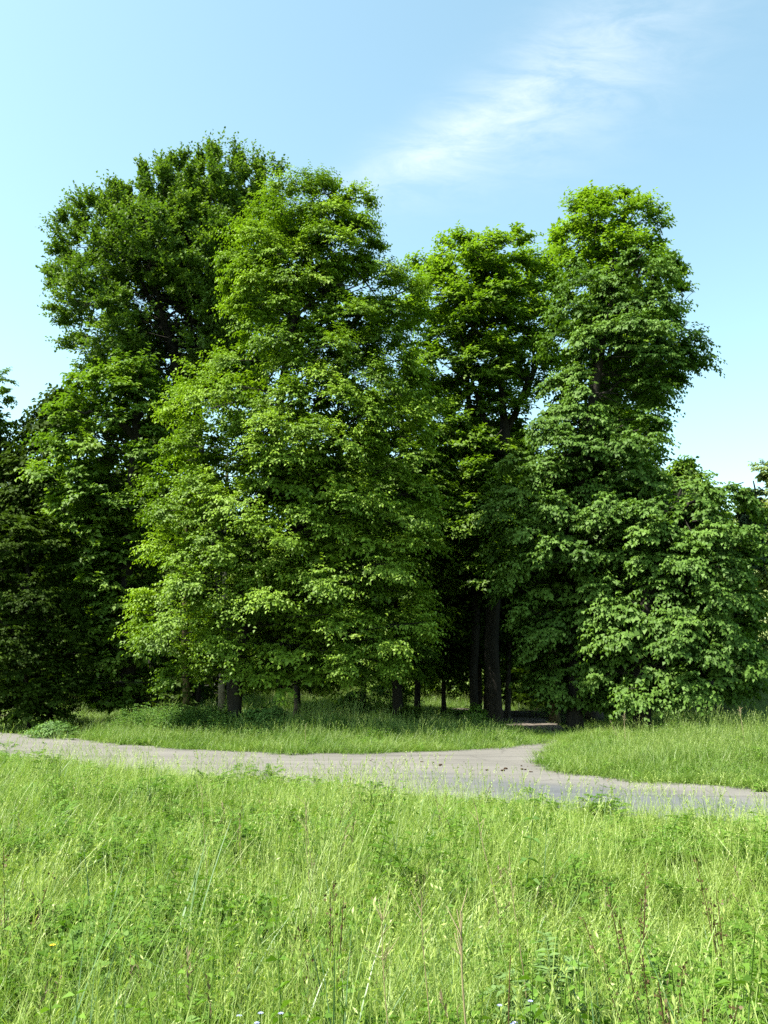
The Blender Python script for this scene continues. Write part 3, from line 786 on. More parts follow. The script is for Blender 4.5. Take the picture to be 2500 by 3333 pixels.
GW = 'trees of the shaded wood behind the big trees'
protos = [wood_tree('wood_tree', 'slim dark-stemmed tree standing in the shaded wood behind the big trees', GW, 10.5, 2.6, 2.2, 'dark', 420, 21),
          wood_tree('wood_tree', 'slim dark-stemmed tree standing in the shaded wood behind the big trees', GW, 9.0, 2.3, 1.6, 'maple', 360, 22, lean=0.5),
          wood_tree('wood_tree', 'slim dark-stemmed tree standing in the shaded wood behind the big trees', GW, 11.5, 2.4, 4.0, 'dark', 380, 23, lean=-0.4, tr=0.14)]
spots = []
wr = random.Random(5)
rows_w = [(33.5, 1.9), (38, 2.2), (44, 2.6), (52, 3.2)]
for Y, stp in rows_w:
    x = -0.52 * Y
    while x < 0.40 * Y:
        px = x + wr.uniform(-.6, .6)
        spots.append((px, Y + wr.uniform(-1.6, 1.6)))
        x += stp * wr.uniform(0.8, 1.25)
first = [True, True, True]
spots += [(1.2, 29.5), (2.3, 31.5), (-0.6, 30.0), (5.9, 29.0), (6.6, 31.5), (3.1, 28.6), (4.9, 32.0), (8.2, 30.5), (-3.0, 28.5)]
n_fixed = len(spots) - 9
for i, (x, y) in enumerate(spots):
    if inside(PATH, np.array([x]), np.array([y]))[0] or (i < n_fixed and 2.0 < x < 5.4 and y < 37): continue
    if -9.0 < x < 4.2 and 32 < y < 40.5: continue
    k = wr.randrange(3)
    loc = (x, y, float(terrain(x, y)) - 0.02)
    rz, s_ = wr.uniform(0, 6.28), wr.uniform(0.8, 1.15)
    if first[k]:
        first[k] = False
        o = protos[k]; o.location = loc; o.rotation_euler = (0, 0, rz); o.scale = (s_,) * 3
    else:
        copy_tree(protos[k], loc, rz, s_)

# young understorey trees with lit leaves, seen between the big trunks
GU = 'leafy saplings in the wood'
sap = [wood_tree('sapling', 'leafy young tree at the back of the sunny glade between the big trunks', GU, 4.6, 1.5, 0.5, 'fork', 150, 31, 0.13, tr=0.04),
       wood_tree('sapling', 'leafy young tree at the back of the sunny glade between the big trunks', GU, 3.4, 1.3, 0.4, 'maple', 120, 32, 0.13, tr=0.035)]
sap_sp = [(2.2, 40.3), (3.9, 40.8), (-0.6, 40.6), (0.9, 41.2), (5.2, 39.5), (3.2, 39.6), (1.6, 39.8)]
for i, (x, y) in enumerate(sap_sp):
    loc = (x, y, float(terrain(x, y)))
    if i < 2: sap[i].location = loc
    else: copy_tree(sap[i % 2], loc, wr.uniform(0, 6), wr.uniform(0.75, 1.2))

# far wood that reads as one dark mass, closing the view
gl = Geo()
nb = 5200
X = rng.uniform(-62, 34, nb); Yf = rng.uniform(60, 76, nb); Zf = rng.random(nb) ** 0.8 * (11 + 2 * np.sin(X * 0.35)) + terrain(X, Yf)
a = rng.uniform(-np.pi, 0, nb)
sprays(gl, np.stack([X, Yf, Zf], 1), nrm(np.stack([np.cos(a), np.sin(a), rng.normal(0, 0.2, nb)], 1)), np.full(nb, 1.9), 4, 6, 0.5, 0.34, 1.2, 0.4, 0.2, np.clip(0.45 + rng.normal(0, 0.15, nb), 0, 1), 0.5, 0.2)
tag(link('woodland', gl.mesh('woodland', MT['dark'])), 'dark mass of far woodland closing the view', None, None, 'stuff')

# lit and mossy trunks near the shrubs: stems whose crowns merge with the canopy overhead
def bare_stem(name, label, pts, Y, mat, ivy=False):
    P = np.array([at(px, py, Y) for px, py, r_ in pts]); R = np.array([q[2] for q in pts])
    P[0, 2] = float(terrain(P[0, 0], Y)) - 0.1
    base = np.array([P[0, 0], Y, float(terrain(P[0, 0], Y))])
    root = empty(name, base, label, 'tree')
    s = np.linspace(0, 1, len(P)); s2 = np.linspace(0, 1, 20)
    Pt = np.stack([np.interp(s2, s, P[:, i]) for i in range(3)], 1)
    Rt = np.interp(s2, s, R) * (1 + 0.3 * np.exp(-np.maximum(Pt[:, 2] - base[2], 0) / 0.2))
    g = Geo(); tubes(g, Pt, Rt, 11, 0.5, 0.06)
    link('trunk', g.mesh(name + '_trunk', MT[mat], True, base), root)
    g = Geo()
    n = 26
    z = rng.uniform(4.0, 8.0, n); th = rng.uniform(0, 6.28, n)
    O = np.stack([Pt[-1, 0] + np.cos(th) * 1.0, Y + np.sin(th) * 1.0, np.maximum(z, Pt[-1, 2] - 0.5)], 1)
    D = nrm(np.stack([np.cos(th), np.sin(th), 0.1 + 0 * th], 1))
    sprays(g, O, D, np.full(n, 0.9), 5, 8, 0.13, 0.08, 1.0, 0.3, 0.2, np.full(n, 0.5), 0.5, 0.2)
    link('crown', g.mesh(name + '_crown', MT['dark'], False, base), root)
    if ivy:
        g = Geo(); n = 260
        k = rng.integers(0, 14, n); th = rng.uniform(0, 6.28, n)
        od = np.stack([np.cos(th), np.sin(th), 0 * th], 1)
        p = Pt[k] + od * (Rt[k] * 1.1)[:, None] + np.stack([0 * th, 0 * th, rng.uniform(-.2, .2, n)], 1)
        ax = nrm(np.array([0, 0, -1.0]) + rng.normal(0, .4, (n, 3)))
        nn = nrm(od - ax * (od * ax).sum(1, keepdims=True))
        leaf_quads(g, p, ax, nn, rng.uniform(.06, .1, n), rng.uniform(.05, .08, n), rng.uniform(.2, .9, n))
        link('ivy', g.mesh('ivy_leaves', MT['dark'], False, base), root)


bare_stem('mossy_tree', 'slim brown mossy trunk wrapped in ivy, left of the dark front trunk', [(605, 2320, 0.085), (608, 2240, 0.09), (600, 2100, 0.08), (610, 1600, 0.05)], 21.5, 'mossbark', True)
bare_stem('pale_trunk_tree', 'pale sunlit trunk just left of the dark front trunk', [(722, 2300, 0.10), (722, 2230, 0.095), (730, 2000, 0.085), (740, 1500, 0.05)], 25.0, 'palebark')
bare_stem('brown_trunk_tree', 'trunk with a light brown left flank where the path enters the wood', [(1806, 2345, 0.17), (1803, 2270, 0.15), (1790, 2000, 0.13), (1790, 1500, 0.07)], 26.5, 'mossbark')
bare_stem('slim_trunk_tree', 'slim grey trunk just right of the thick forked trunk', [(1652, 2330, 0.10), (1654, 2200, 0.09), (1660, 1900, 0.08), (1665, 1500, 0.05)], 28.5, 'greybark')

# ------------------------------------------------------------------ grass and herbs: tuft prototypes, scattered by geometry nodes
def blades(geo, n, spread, h0, h1, w, bend, tint0=0.5, tsd=0.15, segs=3, lean=0.25, tipw=0.08):
    a = rng.uniform(0, 2 * np.pi, n); rr = spread * np.sqrt(rng.random(n))
    B = np.stack([np.cos(a) * rr, np.sin(a) * rr, np.zeros(n)], 1)
    h = rng.uniform(h0, h1, n)
    d = rng.uniform(0, 2 * np.pi, n)
    dv = np.stack([np.cos(d), np.sin(d), np.zeros(n)], 1)
    sv_ = np.stack([-np.sin(d + rng.normal(0, .6, n)), np.cos(d), np.zeros(n)], 1); sv_ = nrm(sv_)
    ln = np.abs(rng.normal(lean, 0.12, n)); bd = np.abs(rng.normal(bend, bend * 0.6, n))
    V = []
    for k in range(segs + 1):
        t = k / segs
        c = B + dv * (h * (ln * t + bd * t * t))[:, None]
        c[:, 2] = h * (t - 0.35 * bd * t * t) - 0.01
        ww = w * (1 - (1 - tipw) * t ** 1.6) * rng.uniform(0.8, 1.2, n)
        V += [c - sv_ * ww[:, None] / 2, c + sv_ * ww[:, None] / 2]
    V = np.stack(V, 1)
    nv = 2 * (segs + 1)
    F = np.array([[2 * k, 2 * k + 1, 2 * k + 3, 2 * k + 2] for k in range(segs)])
    FF = ((np.arange(n) * nv)[:, None, None] + F[None]).reshape(-1, 4)
    geo.add(V.reshape(-1, 3), FF, np.repeat(np.clip(rng.normal(tint0, tsd, n), 0, 1), segs))
    return V[:, -1], dv


def seed_stems(geo, n, spread, h0, h1, tint=0.8):
    """flowering grass stalks with a loose spikelet head"""
    tip, dv = blades(geo, n, spread, h0, h1, 0.0028, 0.18, tint, 0.1, 4, 0.10, 0.6)
    m = 12
    k = (np.arange(m) + 0.5) / m
    up = nrm(dv * 0.45 + np.array([0, 0, 1.0]))
    P = tip[:, None] - up[:, None] * (0.11 * (1 - k))[None, :, None]
    ax = nrm(up[:, None] + rng.normal(0, 0.45, (n, m, 3)))
    nn = rng.normal(0, 1, (n, m, 3)); nn = nrm(nn - ax * (nn * ax).sum(-1, keepdims=True))
    K = n * m
    leaf_quads(geo, P.reshape(-1, 3), ax.reshape(-1, 3), nn.reshape(-1, 3), rng.uniform(0.014, 0.028, K), rng.uniform(0.004, 0.007, K), np.clip(rng.normal(tint + 0.1, .08, K), 0, 1))


def herb(geo, nst, h, spread, L, W, pairs, droop=0.3, tint=0.5, stem_w=0.004, up=0.35):
    """upright herb: stems carrying pairs of leaves"""
    for q in range(nst):
        a = rng.uniform(0, 6.28); r_ = spread * math.sqrt(rng.random())
        b = np.array([math.cos(a) * r_, math.sin(a) * r_, 0]); hh = h * rng.uniform(0.7, 1.1)
        le = rng.normal(0, 0.12, 2)
        t = np.linspace(0, 1, 5)[:, None]
        P = b + np.concatenate([le[0] * hh * t, le[1] * hh * t, hh * t], 1)
        tubes(geo, P, np.linspace(stem_w, stem_w * 0.4, 5), 3, tint - 0.1)
        k = (np.arange(pairs) + 0.7) / pairs
        ph = np.arange(pairs) * 1.57 + rng.uniform(0, 6)
        for s_ in (0, np.pi):
            an = ph + s_ + rng.normal(0, .2, pairs)
            ax = nrm(np.stack([np.cos(an), np.sin(an), up + rng.normal(0, .2, pairs) - droop * (1 - k)], 1))
            nn = np.array([0, 0, 1.0]) + rng.normal(0, .25, (pairs, 3)); nn = nrm(nn - ax * (nn * ax).sum(1, keepdims=True))
            base = np.stack([np.interp(k, t[:, 0], P[:, i]) for i in range(3)], 1)
            sz = (1.1 - 0.55 * k) * rng.uniform(.8, 1.2, pairs)
            leaf_quads(geo, base, ax, nn, L * sz, W * sz, np.clip(rng.normal(tint, .15, pairs), 0, 1), 0.15, 0.25)


def pinnate(geo, n, h, L, leaflets, lw, tint=0.5, spread=0.08):
    """rosettes of feathery leaves (tansy, vetch, fern)"""
    for q in range(n):
        a = rng.uniform(0, 6.28); d = np.array([math.cos(a), math.sin(a), 0])
        b = d * rng.uniform(0, spread) + np.array([0, 0, h * rng.uniform(0.2, 0.8)])
        ln = L * rng.uniform(0.7, 1.2); up = rng.uniform(0.4, 1.1)
        t = np.linspace(0, 1, leaflets)
        P = b + d * (ln * t)[:, None] * 0.8
        P[:, 2] += ln * (up * t - 0.75 * t * t)
        tubes(geo, P[::max(1, leaflets // 4)], np.linspace(.002, .0008, len(P[::max(1, leaflets // 4)])), 3, tint)
        sd = np.array([-d[1], d[0], 0])
        prof = lw * np.sin(np.clip(t * 0.9 + 0.12, 0, 1) * np.pi) ** 0.7 + 0.004
        for s_ in (-1, 1):
            ax = nrm(sd * s_ * 0.9 + d * 0.5 + np.array([0, 0, 0.15]) + rng.normal(0, .15, (leaflets, 3)))
            nn = np.array([0, 0, 1.0]) + rng.normal(0, .2, (leaflets, 3)); nn = nrm(nn - ax * (nn * ax).sum(1, keepdims=True))
            leaf_quads(geo, P, ax, nn, prof, prof * 0.42, np.clip(rng.normal(tint, .12, leaflets), 0, 1), 0.1, 0.15)


def proto_set(prefix, fns, mats):
    col = bpy.data.collections.new(prefix)
    for i, (fn, mt) in enumerate(zip(fns, mats)):
        g = Geo(); fn(g)
        o = bpy.data.objects.new('%s_%02d' % (prefix, i), g.mesh(prefix, MT[mt]))
        col.objects.link(o)
    return col


def scatter(name, label, col, P, rot, scl, idx, kind='stuff'):
    me = bpy.data.meshes.new(name)
    me.vertices.add(len(P)); me.vertices.foreach_set('co', np.ascontiguousarray(P, np.float32).ravel())
    a = me.attributes.new('rot', 'FLOAT_VECTOR', 'POINT'); a.data.foreach_set('vector', np.ascontiguousarray(rot, np.float32).ravel())
    a = me.attributes.new('scl', 'FLOAT_VECTOR', 'POINT'); a.data.foreach_set('vector', np.ascontiguousarray(scl, np.float32).ravel())
    a = me.attributes.new('idx', 'INT', 'POINT'); a.data.foreach_set('value', np.ascontiguousarray(idx, np.int32))
    o = link(name, me)
    ng = bpy.data.node_groups.new(name, 'GeometryNodeTree')
    ng.interface.new_socket('Geometry', in_out='INPUT', socket_type='NodeSocketGeometry')
    ng.interface.new_socket('Geometry', in_out='OUTPUT', socket_type='NodeSocketGeometry')
    n, l = ng.nodes, ng.links
    gi, gout = n.new('NodeGroupInput'), n.new('NodeGroupOutput')
    ci = n.new('GeometryNodeCollectionInfo'); ci.inputs[0].default_value = col
    ci.inputs['Separate Children'].default_value = True; ci.inputs['Reset Children'].default_value = True
    ip = n.new('GeometryNodeInstanceOnPoints')
    ip.inputs['Pick Instance'].default_value = True
    def na(nm, dt):
        q = n.new('GeometryNodeInputNamedAttribute'); q.data_type = dt; q.inputs['Name'].default_value = nm
        return [s for s in q.outputs if s.enabled and s.name == 'Attribute'][0]
    er = n.new('FunctionNodeEulerToRotation')
    l.new(na('rot', 'FLOAT_VECTOR'), er.inputs[0])
    l.new(er.outputs[0], ip.inputs['Rotation'])
    l.new(na('scl', 'FLOAT_VECTOR'), ip.inputs['Scale'])
    l.new(na('idx', 'INT'), ip.inputs['Instance Index'])
    l.new(gi.outputs[0], ip.inputs['Points']); l.new(ci.outputs[0], ip.inputs['Instance'])
    l.new(ip.outputs[0], gout.inputs[0])
    md = o.modifiers.new('scatter', 'NODES'); md.node_group = ng
    tag(o, label, None, None, kind)
    return o


meadow = proto_set('meadow_tuft', [
    lambda g: blades(g, 42, 0.16, 0.16, 0.44, 0.0052, 0.42),
    lambda g: blades(g, 42, 0.17, 0.12, 0.38, 0.0062, 0.6, 0.45),
    lambda g: blades(g, 36, 0.15, 0.20, 0.50, 0.0047, 0.32, 0.58),
    lambda g: (blades(g, 30, 0.16, 0.15, 0.4, 0.005, 0.4, 0.4), seed_stems(g, 5, 0.15, 0.45, 0.66)),
    lambda g: (blades(g, 20, 0.14, 0.2, 0.4, 0.004, 0.3, 0.6), seed_stems(g, 9, 0.15, 0.42, 0.62, 0.85)),
    lambda g: blades(g, 9, 0.10, 0.32, 0.58, 0.009, 0.35, 0.5, 0.2, 5),
    lambda g: herb(g, 5, 0.40, 0.12, 0.075, 0.036, 8, 0.3, 0.4),
    lambda g: pinnate(g, 12, 0.34, 0.19, 11, 0.042, 0.4),
    lambda g: (blades(g, 10, 0.15, 0.25, 0.5, 0.0035, 0.2, 0.8), seed_stems(g, 6, 0.16, 0.5, 0.74, 0.9)),
    lambda g: herb(g, 9, 0.24, 0.15, 0.03, 0.018, 8, 0.2, 0.55, 0.002),
    lambda g: (blades(g, 16, 0.15, 0.12, 0.36, 0.005, 0.7, 0.5), seed_stems(g, 2, 0.14, 0.4, 0.6)),
], ['grass', 'grass', 'grass', 'grass', 'grass', 'blue', 'forb', 'forb', 'grass', 'forb', 'straw'])
verge = proto_set('verge_tuft', [
    lambda g: blades(g, 46, 0.18, 0.18, 0.46, 0.007, 0.30),
    lambda g: blades(g, 46, 0.18, 0.15, 0.40, 0.008, 0.45, 0.4),
    lambda g: (blades(g, 30, 0.18, 0.2, 0.4, 0.007, 0.3, 0.6), seed_stems(g, 8, 0.16, 0.42, 0.62, 0.8)),
    lambda g: herb(g, 5, 0.34, 0.14, 0.07, 0.035, 7, 0.3, 0.5),
], ['vergegrass', 'vergegrass', 'vergegrass', 'forb'])


def scat_arrays(x, y, smin, smax, hmul, tilt=0.15):
    n = len(x)
    rot = np.stack([rng.normal(0, tilt, n), rng.normal(0, tilt, n), rng.uniform(0, 6.283, n)], 1)
    s = rng.uniform(smin, smax, n)
    scl = np.stack([s, s, s * hmul], 1)
    P = np.stack([x, y, terrain(x, y)], 1)
    return P, rot, scl


def field(x, y, s):   # smooth patchiness 0..1
    return 0.5 + 0.25 * (np.sin(x * 1.1 + 0.7 * np.sin(y * 0.9 + s) + s) + np.sin(y * 1.7 - 0.8 * np.sin(x * 0.8 - s)))


near_line = near_edge + near_edge[::-1]      # there and back: an open line
# near meadow
n = 24000
yy = rng.uniform(1.6, 20, n); xx = rng.uniform(-1, 1, n) * (0.56 * yy + 1.2)
near_poly = near_edge + [(-17, 0.5), (13.5, 0.5)]
ok = inside(near_poly, xx, yy) | (inside(ROAD, xx, yy) & (edge_dist(near_line, xx, yy) < 0.26 * rng.random(n) ** 2 * (0.4 + 1.2 * field(xx * 3, yy * 3, 1.0))))
dens = np.clip(1.25 - 0.045 * yy, 0.4, 1)
ok &= rng.random(n) < dens
ed = edge_dist(ROAD, xx, yy)
xx, yy, ed = xx[ok], yy[ok], ed[ok]
hm = np.clip(0.45 + ed * 0.2, 0.45, 1.0) * rng.uniform(0.65, 1.2, len(xx)) * (0.62 + 0.62 * field(xx * 1.3, yy * 1.3, 2.0))
P, rot, scl = scat_arrays(xx, yy, 0.8, 1.25, hm, 0.2)
flat = np.clip((field(xx * 0.7 + 3, yy * 1.1, 5.5) - 0.62) / 0.25, 0, 1)      # places where the grass has been pressed over
flat *= np.random.default_rng(3).random(len(xx)) < 0.7
rot[:, 0] += flat * 0.35 * np.sin(xx * 0.9 + 1); rot[:, 1] += flat * 0.35 * np.cos(yy * 0.8)
u = rng.random(len(xx))
idx = np.select([u < 0.30, u < 0.56, u < 0.74, u < 0.82, u < 0.86, u < 0.89, u < 0.925, u < 0.95, u < 0.965], [0, 1, 2, 3, 4, 5, 6, 7, 8], 9)
forb_zone = (field(xx * 1.2, yy * 1.1, 4.2) > 0.60) & (rng.random(len(xx)) < 0.34)
idx = np.where(rng.random(len(xx)) < 0.022, 10, idx)
wisp = (ed < 1.1) & (rng.random(len(xx)) < 0.16)
idx = np.where(wisp, 8, idx); scl[wisp, 2] = rng.uniform(0.7, 1.05, wisp.sum())
idx = np.where(forb_zone, np.where(rng.random(len(xx)) < 0.65, 7, 6), idx)
rot[np.isin(idx, (3, 4, 8, 10)), :2] *= 0.4
scatter('meadow_grass', 'tall bright meadow grass filling the foreground', meadow, P, rot, scl, idx)

# verges across the road
n = 80000
yy = rng.uniform(8, 41, n); xx = rng.uniform(-1, 1, n) * (0.56 * yy + 1.5)
edr = np.minimum(edge_dist(ROAD, xx, yy), edge_dist(PATH, xx, yy)); edn = edge_dist(near_line, xx, yy)
creep = (edr < 0.32 * rng.random(n) ** 2 * (0.4 + 1.2 * field(xx * 3, yy * 3, 2.0))) & (edn > 0.8)
ok = ((~inside(ROAD, xx, yy) & ~inside(PATH, xx, yy)) | creep) & ~inside(near_poly, xx, yy)
glade = (xx > -6) & (xx < 4.2) & (yy > 31)
dens = np.where(yy > 21.5, 0.22, 1.0) * np.where(yy > 27, 0.5, 1.0)
dens = np.where(glade, 0.6, dens)
ok &= rng.random(n) < dens * 0.8
xx, yy = xx[ok], yy[ok]
ed = np.minimum(edge_dist(ROAD, xx, yy), edge_dist(PATH, xx, yy))
shade = np.where((yy > 22.5) & (yy < 31), 0.6, 1.0)
hm = np.clip(0.36 + ed * 0.30, 0.36, 1.1) * rng.uniform(0.65, 1.25, len(xx)) * shade * (0.72 + 0.5 * field(xx * 1.2, yy * 1.4, 3.3)) * np.where((xx > 3) & (yy < 24), 0.78, 1.0)
P, rot, scl = scat_arrays(xx, yy, 0.85, 1.3, hm)
u = rng.random(len(xx))
idx = np.select([u < 0.45, u < 0.68, u < 0.92], [0, 1, 2], 3)
scatter('verge_grass', 'tall grass on the verges beyond the road', verge, P, rot, scl, idx)

# nettles and herbs under the left trees
nett = proto_set('nettle_clump', [
    lambda g: herb(g, 6, 0.52, 0.22, 0.095, 0.055, 7, 0.3, 0.5, 0.005),
    lambda g: herb(g, 5, 0.6, 0.2, 0.10, 0.05, 8, 0.3, 0.55, 0.005)], ['nettle', 'nettle'])
n = 2600
px = rng.uniform(-250, 980, n); Yd = rng.uniform(18.3, 22.0, n)
xx = (px - 1250) / F_PX * Yd; yy = Yd
ok = ~inside(ROAD, xx, yy) & (edge_dist(ROAD, xx, yy) > 1.5)
xx, yy, Yd, px = xx[ok], yy[ok], Yd[ok], px[ok]
hm = np.clip((Yd - 17.6) / 1.8, 0.4, 1.0) * np.clip((1150 - px) / 450, 0.55, 1.0)
P, rot, scl = scat_arrays(xx, yy, 0.8, 1.25, hm)
scatter('nettle_bed', 'bed of nettles and herbs in front of the left trees', nett, P, rot, scl, rng.integers(0, 2, len(xx)))

# dead leaves and grit along the road edges and on the path mouth
n = 9000
yy = rng.uniform(5, 27, n); xx = rng.uniform(-1, 1, n) * (0.55 * yy + 1)
onr = inside(ROAD, xx, yy); onp = inside(PATH, xx, yy)
ed = edge_dist(ROAD, xx, yy)
ok = (onr & (rng.random(n) < np.exp(-ed / 0.22) + 0.03)) | (onp & (rng.random(n) < 0.5))
xx, yy = xx[ok], yy[ok]
k = len(xx)
g = Geo()
ax = nrm(np.stack([rng.normal(0, 1, k), rng.normal(0, 1, k), rng.normal(0, .15, k)], 1)); nn = np.array([0, 0, 1.0]) + rng.normal(0, .3, (k, 3)); nn = nrm(nn - ax * (nn * ax).sum(1, keepdims=True))
leaf_quads(g, np.stack([xx, yy, np.full(k, 0.038)], 1), ax, nn, rng.uniform(.015, .05, k), rng.uniform(.012, .03, k), rng.uniform(0, 1, k))
tag(link('leaf_litter', g.mesh('leaf_litter', MT['litter'])), 'brown leaf litter and grit along the road edges', None, None, 'stuff')

# undergrowth that fills the wood floor
n = 3000
yy = rng.uniform(30.5, 60, n); xx = rng.uniform(-0.75, 0.42, n) * yy
clear = ((xx > -7) & (xx < 4.2) & (yy < 40.5)) | inside(PATH, xx, yy) | ((xx > 3.0) & (xx < 5.6) & (yy < 38)) | (xx > 11)
xx, yy = xx[~clear], yy[~clear]
k = len(xx)
th = rng.uniform(0, 6.28, k)
g = Geo()
zt = rng.random(k) * (1.4 + 1.8 * field(xx * .5, yy * .5, 1.0))
sprays(g, np.stack([xx, yy, terrain(xx, yy) + zt], 1), nrm(np.stack([np.cos(th), np.sin(th), rng.normal(.2, .2, k)], 1)), np.full(k, 0.9), 5, 6, 0.24, 0.16, 1.2, .35, .25, np.clip(rng.normal(.4, .15, k), 0, 1), .5, .2)
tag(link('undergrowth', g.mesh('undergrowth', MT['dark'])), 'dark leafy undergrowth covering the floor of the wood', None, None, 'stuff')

# ------------------------------------------------------------------ single shrubs
def shrub(name, label, loc, w, h, L, mat, n, cat='bush', seed=0, hang=0.2):
    base = np.array([loc[0], loc[1], float(terrain(loc[0], loc[1]))])
    root = empty(name, base, label, cat)
    th = rng.uniform(0, 6.28, n); f = rng.random(n) ** 0.8
    O = np.stack([np.cos(th) * w * np.sqrt(1 - f * f * 0.85) * rng.uniform(.4, 1, n), np.sin(th) * w * 0.8 * np.sqrt(1 - f * f * .85) * rng.uniform(.4, 1, n), h * (0.1 + 0.85 * f) * (1 + 0.2 * vnoise(th, f * 3, seed))], 1)
    D = nrm(np.stack([np.cos(th), np.sin(th), 0.2 + rng.normal(0, .25, n)], 1))
    g = Geo()
    sprays(g, O - D * 0.12, D, np.full(n, 0.3), 3, 5, L, L * 0.62, 0.9, 0.3, 0.3, np.clip(rng.normal(.5, .15, n), 0, 1), 0.4, hang)
    link('foliage', g.mesh(name + '_foliage', MT[mat]), root)
    g = Geo()
    m = min(14, n)
    t = np.linspace(0, 1, 4)[None, :, None]
    b = np.concatenate([rng.normal(0, .05, (m, 2)), np.full((m, 1), -.05)], 1)[:, None]
    tubes(g, b * (1 - t) + O[:m, None] * t, np.tile(np.linspace(.012, .004, 4), (m, 1)), 4)
    so = link('stems', g.mesh(name + '_stems', MT['bark']), root)
    tag(so, kind='stuff')


def px_loc(px, Y): return ((px - 1250) / F_PX * Y, Y)


shrub('bramble_bush', 'leafy bramble bush just right of the dark front trunk', px_loc(880, 19.9), 0.8, 0.75, 0.11, 'nettle', 190, seed=1)
shrub('mallow_bush', 'low round herb bush at the road edge on the left', px_loc(205, 20.6), 0.8, 0.42, 0.06, 'nettle', 170, seed=2)
shrub('elder_bush', 'pale-leaved bush at the left end of the sunny clearing', px_loc(1160, 27.5), 0.75, 0.95, 0.09, 'nettle', 130, seed=3)
shrub('dark_bush', 'dark low bush in the shaded clearing right of the front tree', px_loc(1335, 23.5), 0.5, 0.6, 0.12, 'dark', 90, seed=4)
shrub('hazel_bush', 'leafy hazel bush at the back of the clearing', px_loc(1270, 31.5), 1.3, 1.3, 0.10, 'forb', 190, seed=5)
shrub('young_hazel_bush', 'small leafy bush beside the thick forked trunk', px_loc(1540, 23.5), 0.4, 0.65, 0.08, 'forb', 70, seed=6)

# ------------------------------------------------------------------ dry stalks and single plants in the meadow
def stalk(label, base_px, Y, top_px, fork=True, mat='stalk', name='dry_stalk', r0=0.003, head=8, cat='dry stalk', zt=0.82):
    if Y < 12: Y = (EYE - zt) * F_PX / (top_px[1] - 2180)
    T = at(top_px[0], top_px[1], Y)
    bx = at(base_px[0], base_px[1], Y)[0]
    base = np.array([bx, Y, float(terrain(bx, Y))])
    root = empty(name, base, label, cat, None)
    t = np.linspace(0, 1, 9)[:, None]
    P = (T - base) * t; P[:, 0] += 0.015 * np.sin(t[:, 0] * 5)
    g = Geo(); tubes(g, P, np.linspace(r0, r0 * 0.45, 9), 5, 0.6)
    link('stem', g.mesh(name, MT[mat]), root)
    g = Geo(); H = P[-1]; ln = np.linalg.norm(H)
    for q in range(head):
        k = rng.uniform(0.78, 1.0); p = H * k
        d = nrm(np.array([rng.normal(0, .6), rng.normal(0, .6), 1.0])) * rng.uniform(.04, .12) * min(1, ln)
        tt = np.linspace(0, 1, 3)[:, None]
        tubes(g, p + d * tt, np.array([r0 * .45, r0 * .35, r0 * .25]), 3, 0.75)
    tag(link('seed_head', g.mesh(name + '_head', MT[mat]), root), kind='stuff')
    return root


stalk('pale dry stalk standing alone left of the picture centre, above the near grass', (1030, 2890), 6.6, (1000, 2595), head=5)
stalk('shorter pale dry stalk close beside the lone one left of centre', (1012, 2850), 6.7, (1004, 2640), head=4)
stalk('long pale dry stalk leaning left, in the middle right of the meadow', (1640, 2960), 6.2, (1556, 2620), head=5, r0=.0045)
stalk('short dry stalk right of the long leaning one', (1705, 2930), 6.4, (1668, 2775), head=3)
stalk('tall forked dry stalk at the bottom, middle one of its three neighbours', (1400, 3300), 4.3, (1385, 2900), head=10)
stalk('tall dark dry stalk at the bottom with spreading twigs at its tip', (1508, 3320), 4.1, (1515, 2965), head=12, r0=.005)
stalk('dry stalk with a bent broom-like top at the bottom, left of its neighbours', (1275, 3320), 4.2, (1258, 2975), head=12)
stalk('thin slanting brown stalk beside the feathery grey-green plant', (1600, 3320), 4.3, (1680, 3110), head=2, mat='sorrel', r0=.003)
stalk('thin upright dry stalk in the left part of the meadow', (675, 2830), 7.0, (665, 2560), head=2, r0=.003)
stalk('dry brown stalk pair on the right verge by the shade edge', (2030, 2400), 17.5, (2034, 2325), head=14, r0=.008)
stalk('leaning dry stem on the right verge beside the brown stalk pair', (2020, 2380), 17.6, (1990, 2345), head=1, r0=.007)
stalk('dry brown stalks at the right end of the verge against the dark bank', (2415, 2370), 16.5, (2412, 2305), head=14, r0=.008)
stalk('pale dead grass stem on the left verge in front of the dark trunk', (990, 2390), 17.5, (997, 2358), head=2, r0=.006)


def sorrel(label, px, Y, top):
    Y = (EYE - 0.68) * F_PX / (top - 2180)
    T = at(px, top, Y); h = T[2]
    base = np.array([T[0], Y, 0.0])
    root = empty('sorrel_plant', base, label, 'plant', None)
    g = Geo(); g2 = Geo()
    for q in range(4):
        e = np.array([rng.normal(0, .10), rng.normal(0, .10), h * rng.uniform(.75, 1.0)])
        t = np.linspace(0, 1, 6)[:, None]
        tubes(g, e * t, np.linspace(.0035, .0015, 6), 4, 0.5)
        m = 18
        k = rng.uniform(.62, 1.0, m); p = e * k[:, None]
        ax = nrm(rng.normal(0, 1, (m, 3)) * [1, 1, .4] + [0, 0, .6]); nn = rng.normal(0, 1, (m, 3)); nn = nrm(nn - ax * (nn * ax).sum(1, keepdims=True))
        leaf_quads(g2, p + ax * .012 * rng.uniform(0, 2, m)[:, None], ax, nn, np.full(m, .016), np.full(m, .012), rng.uniform(.2, .9, m))
    link('stem', g.mesh('sorrel_stem', MT['sorrel']), root)
    tag(link('flower_head', g2.mesh('sorrel_head', MT['sorrel']), root), kind='stuff')


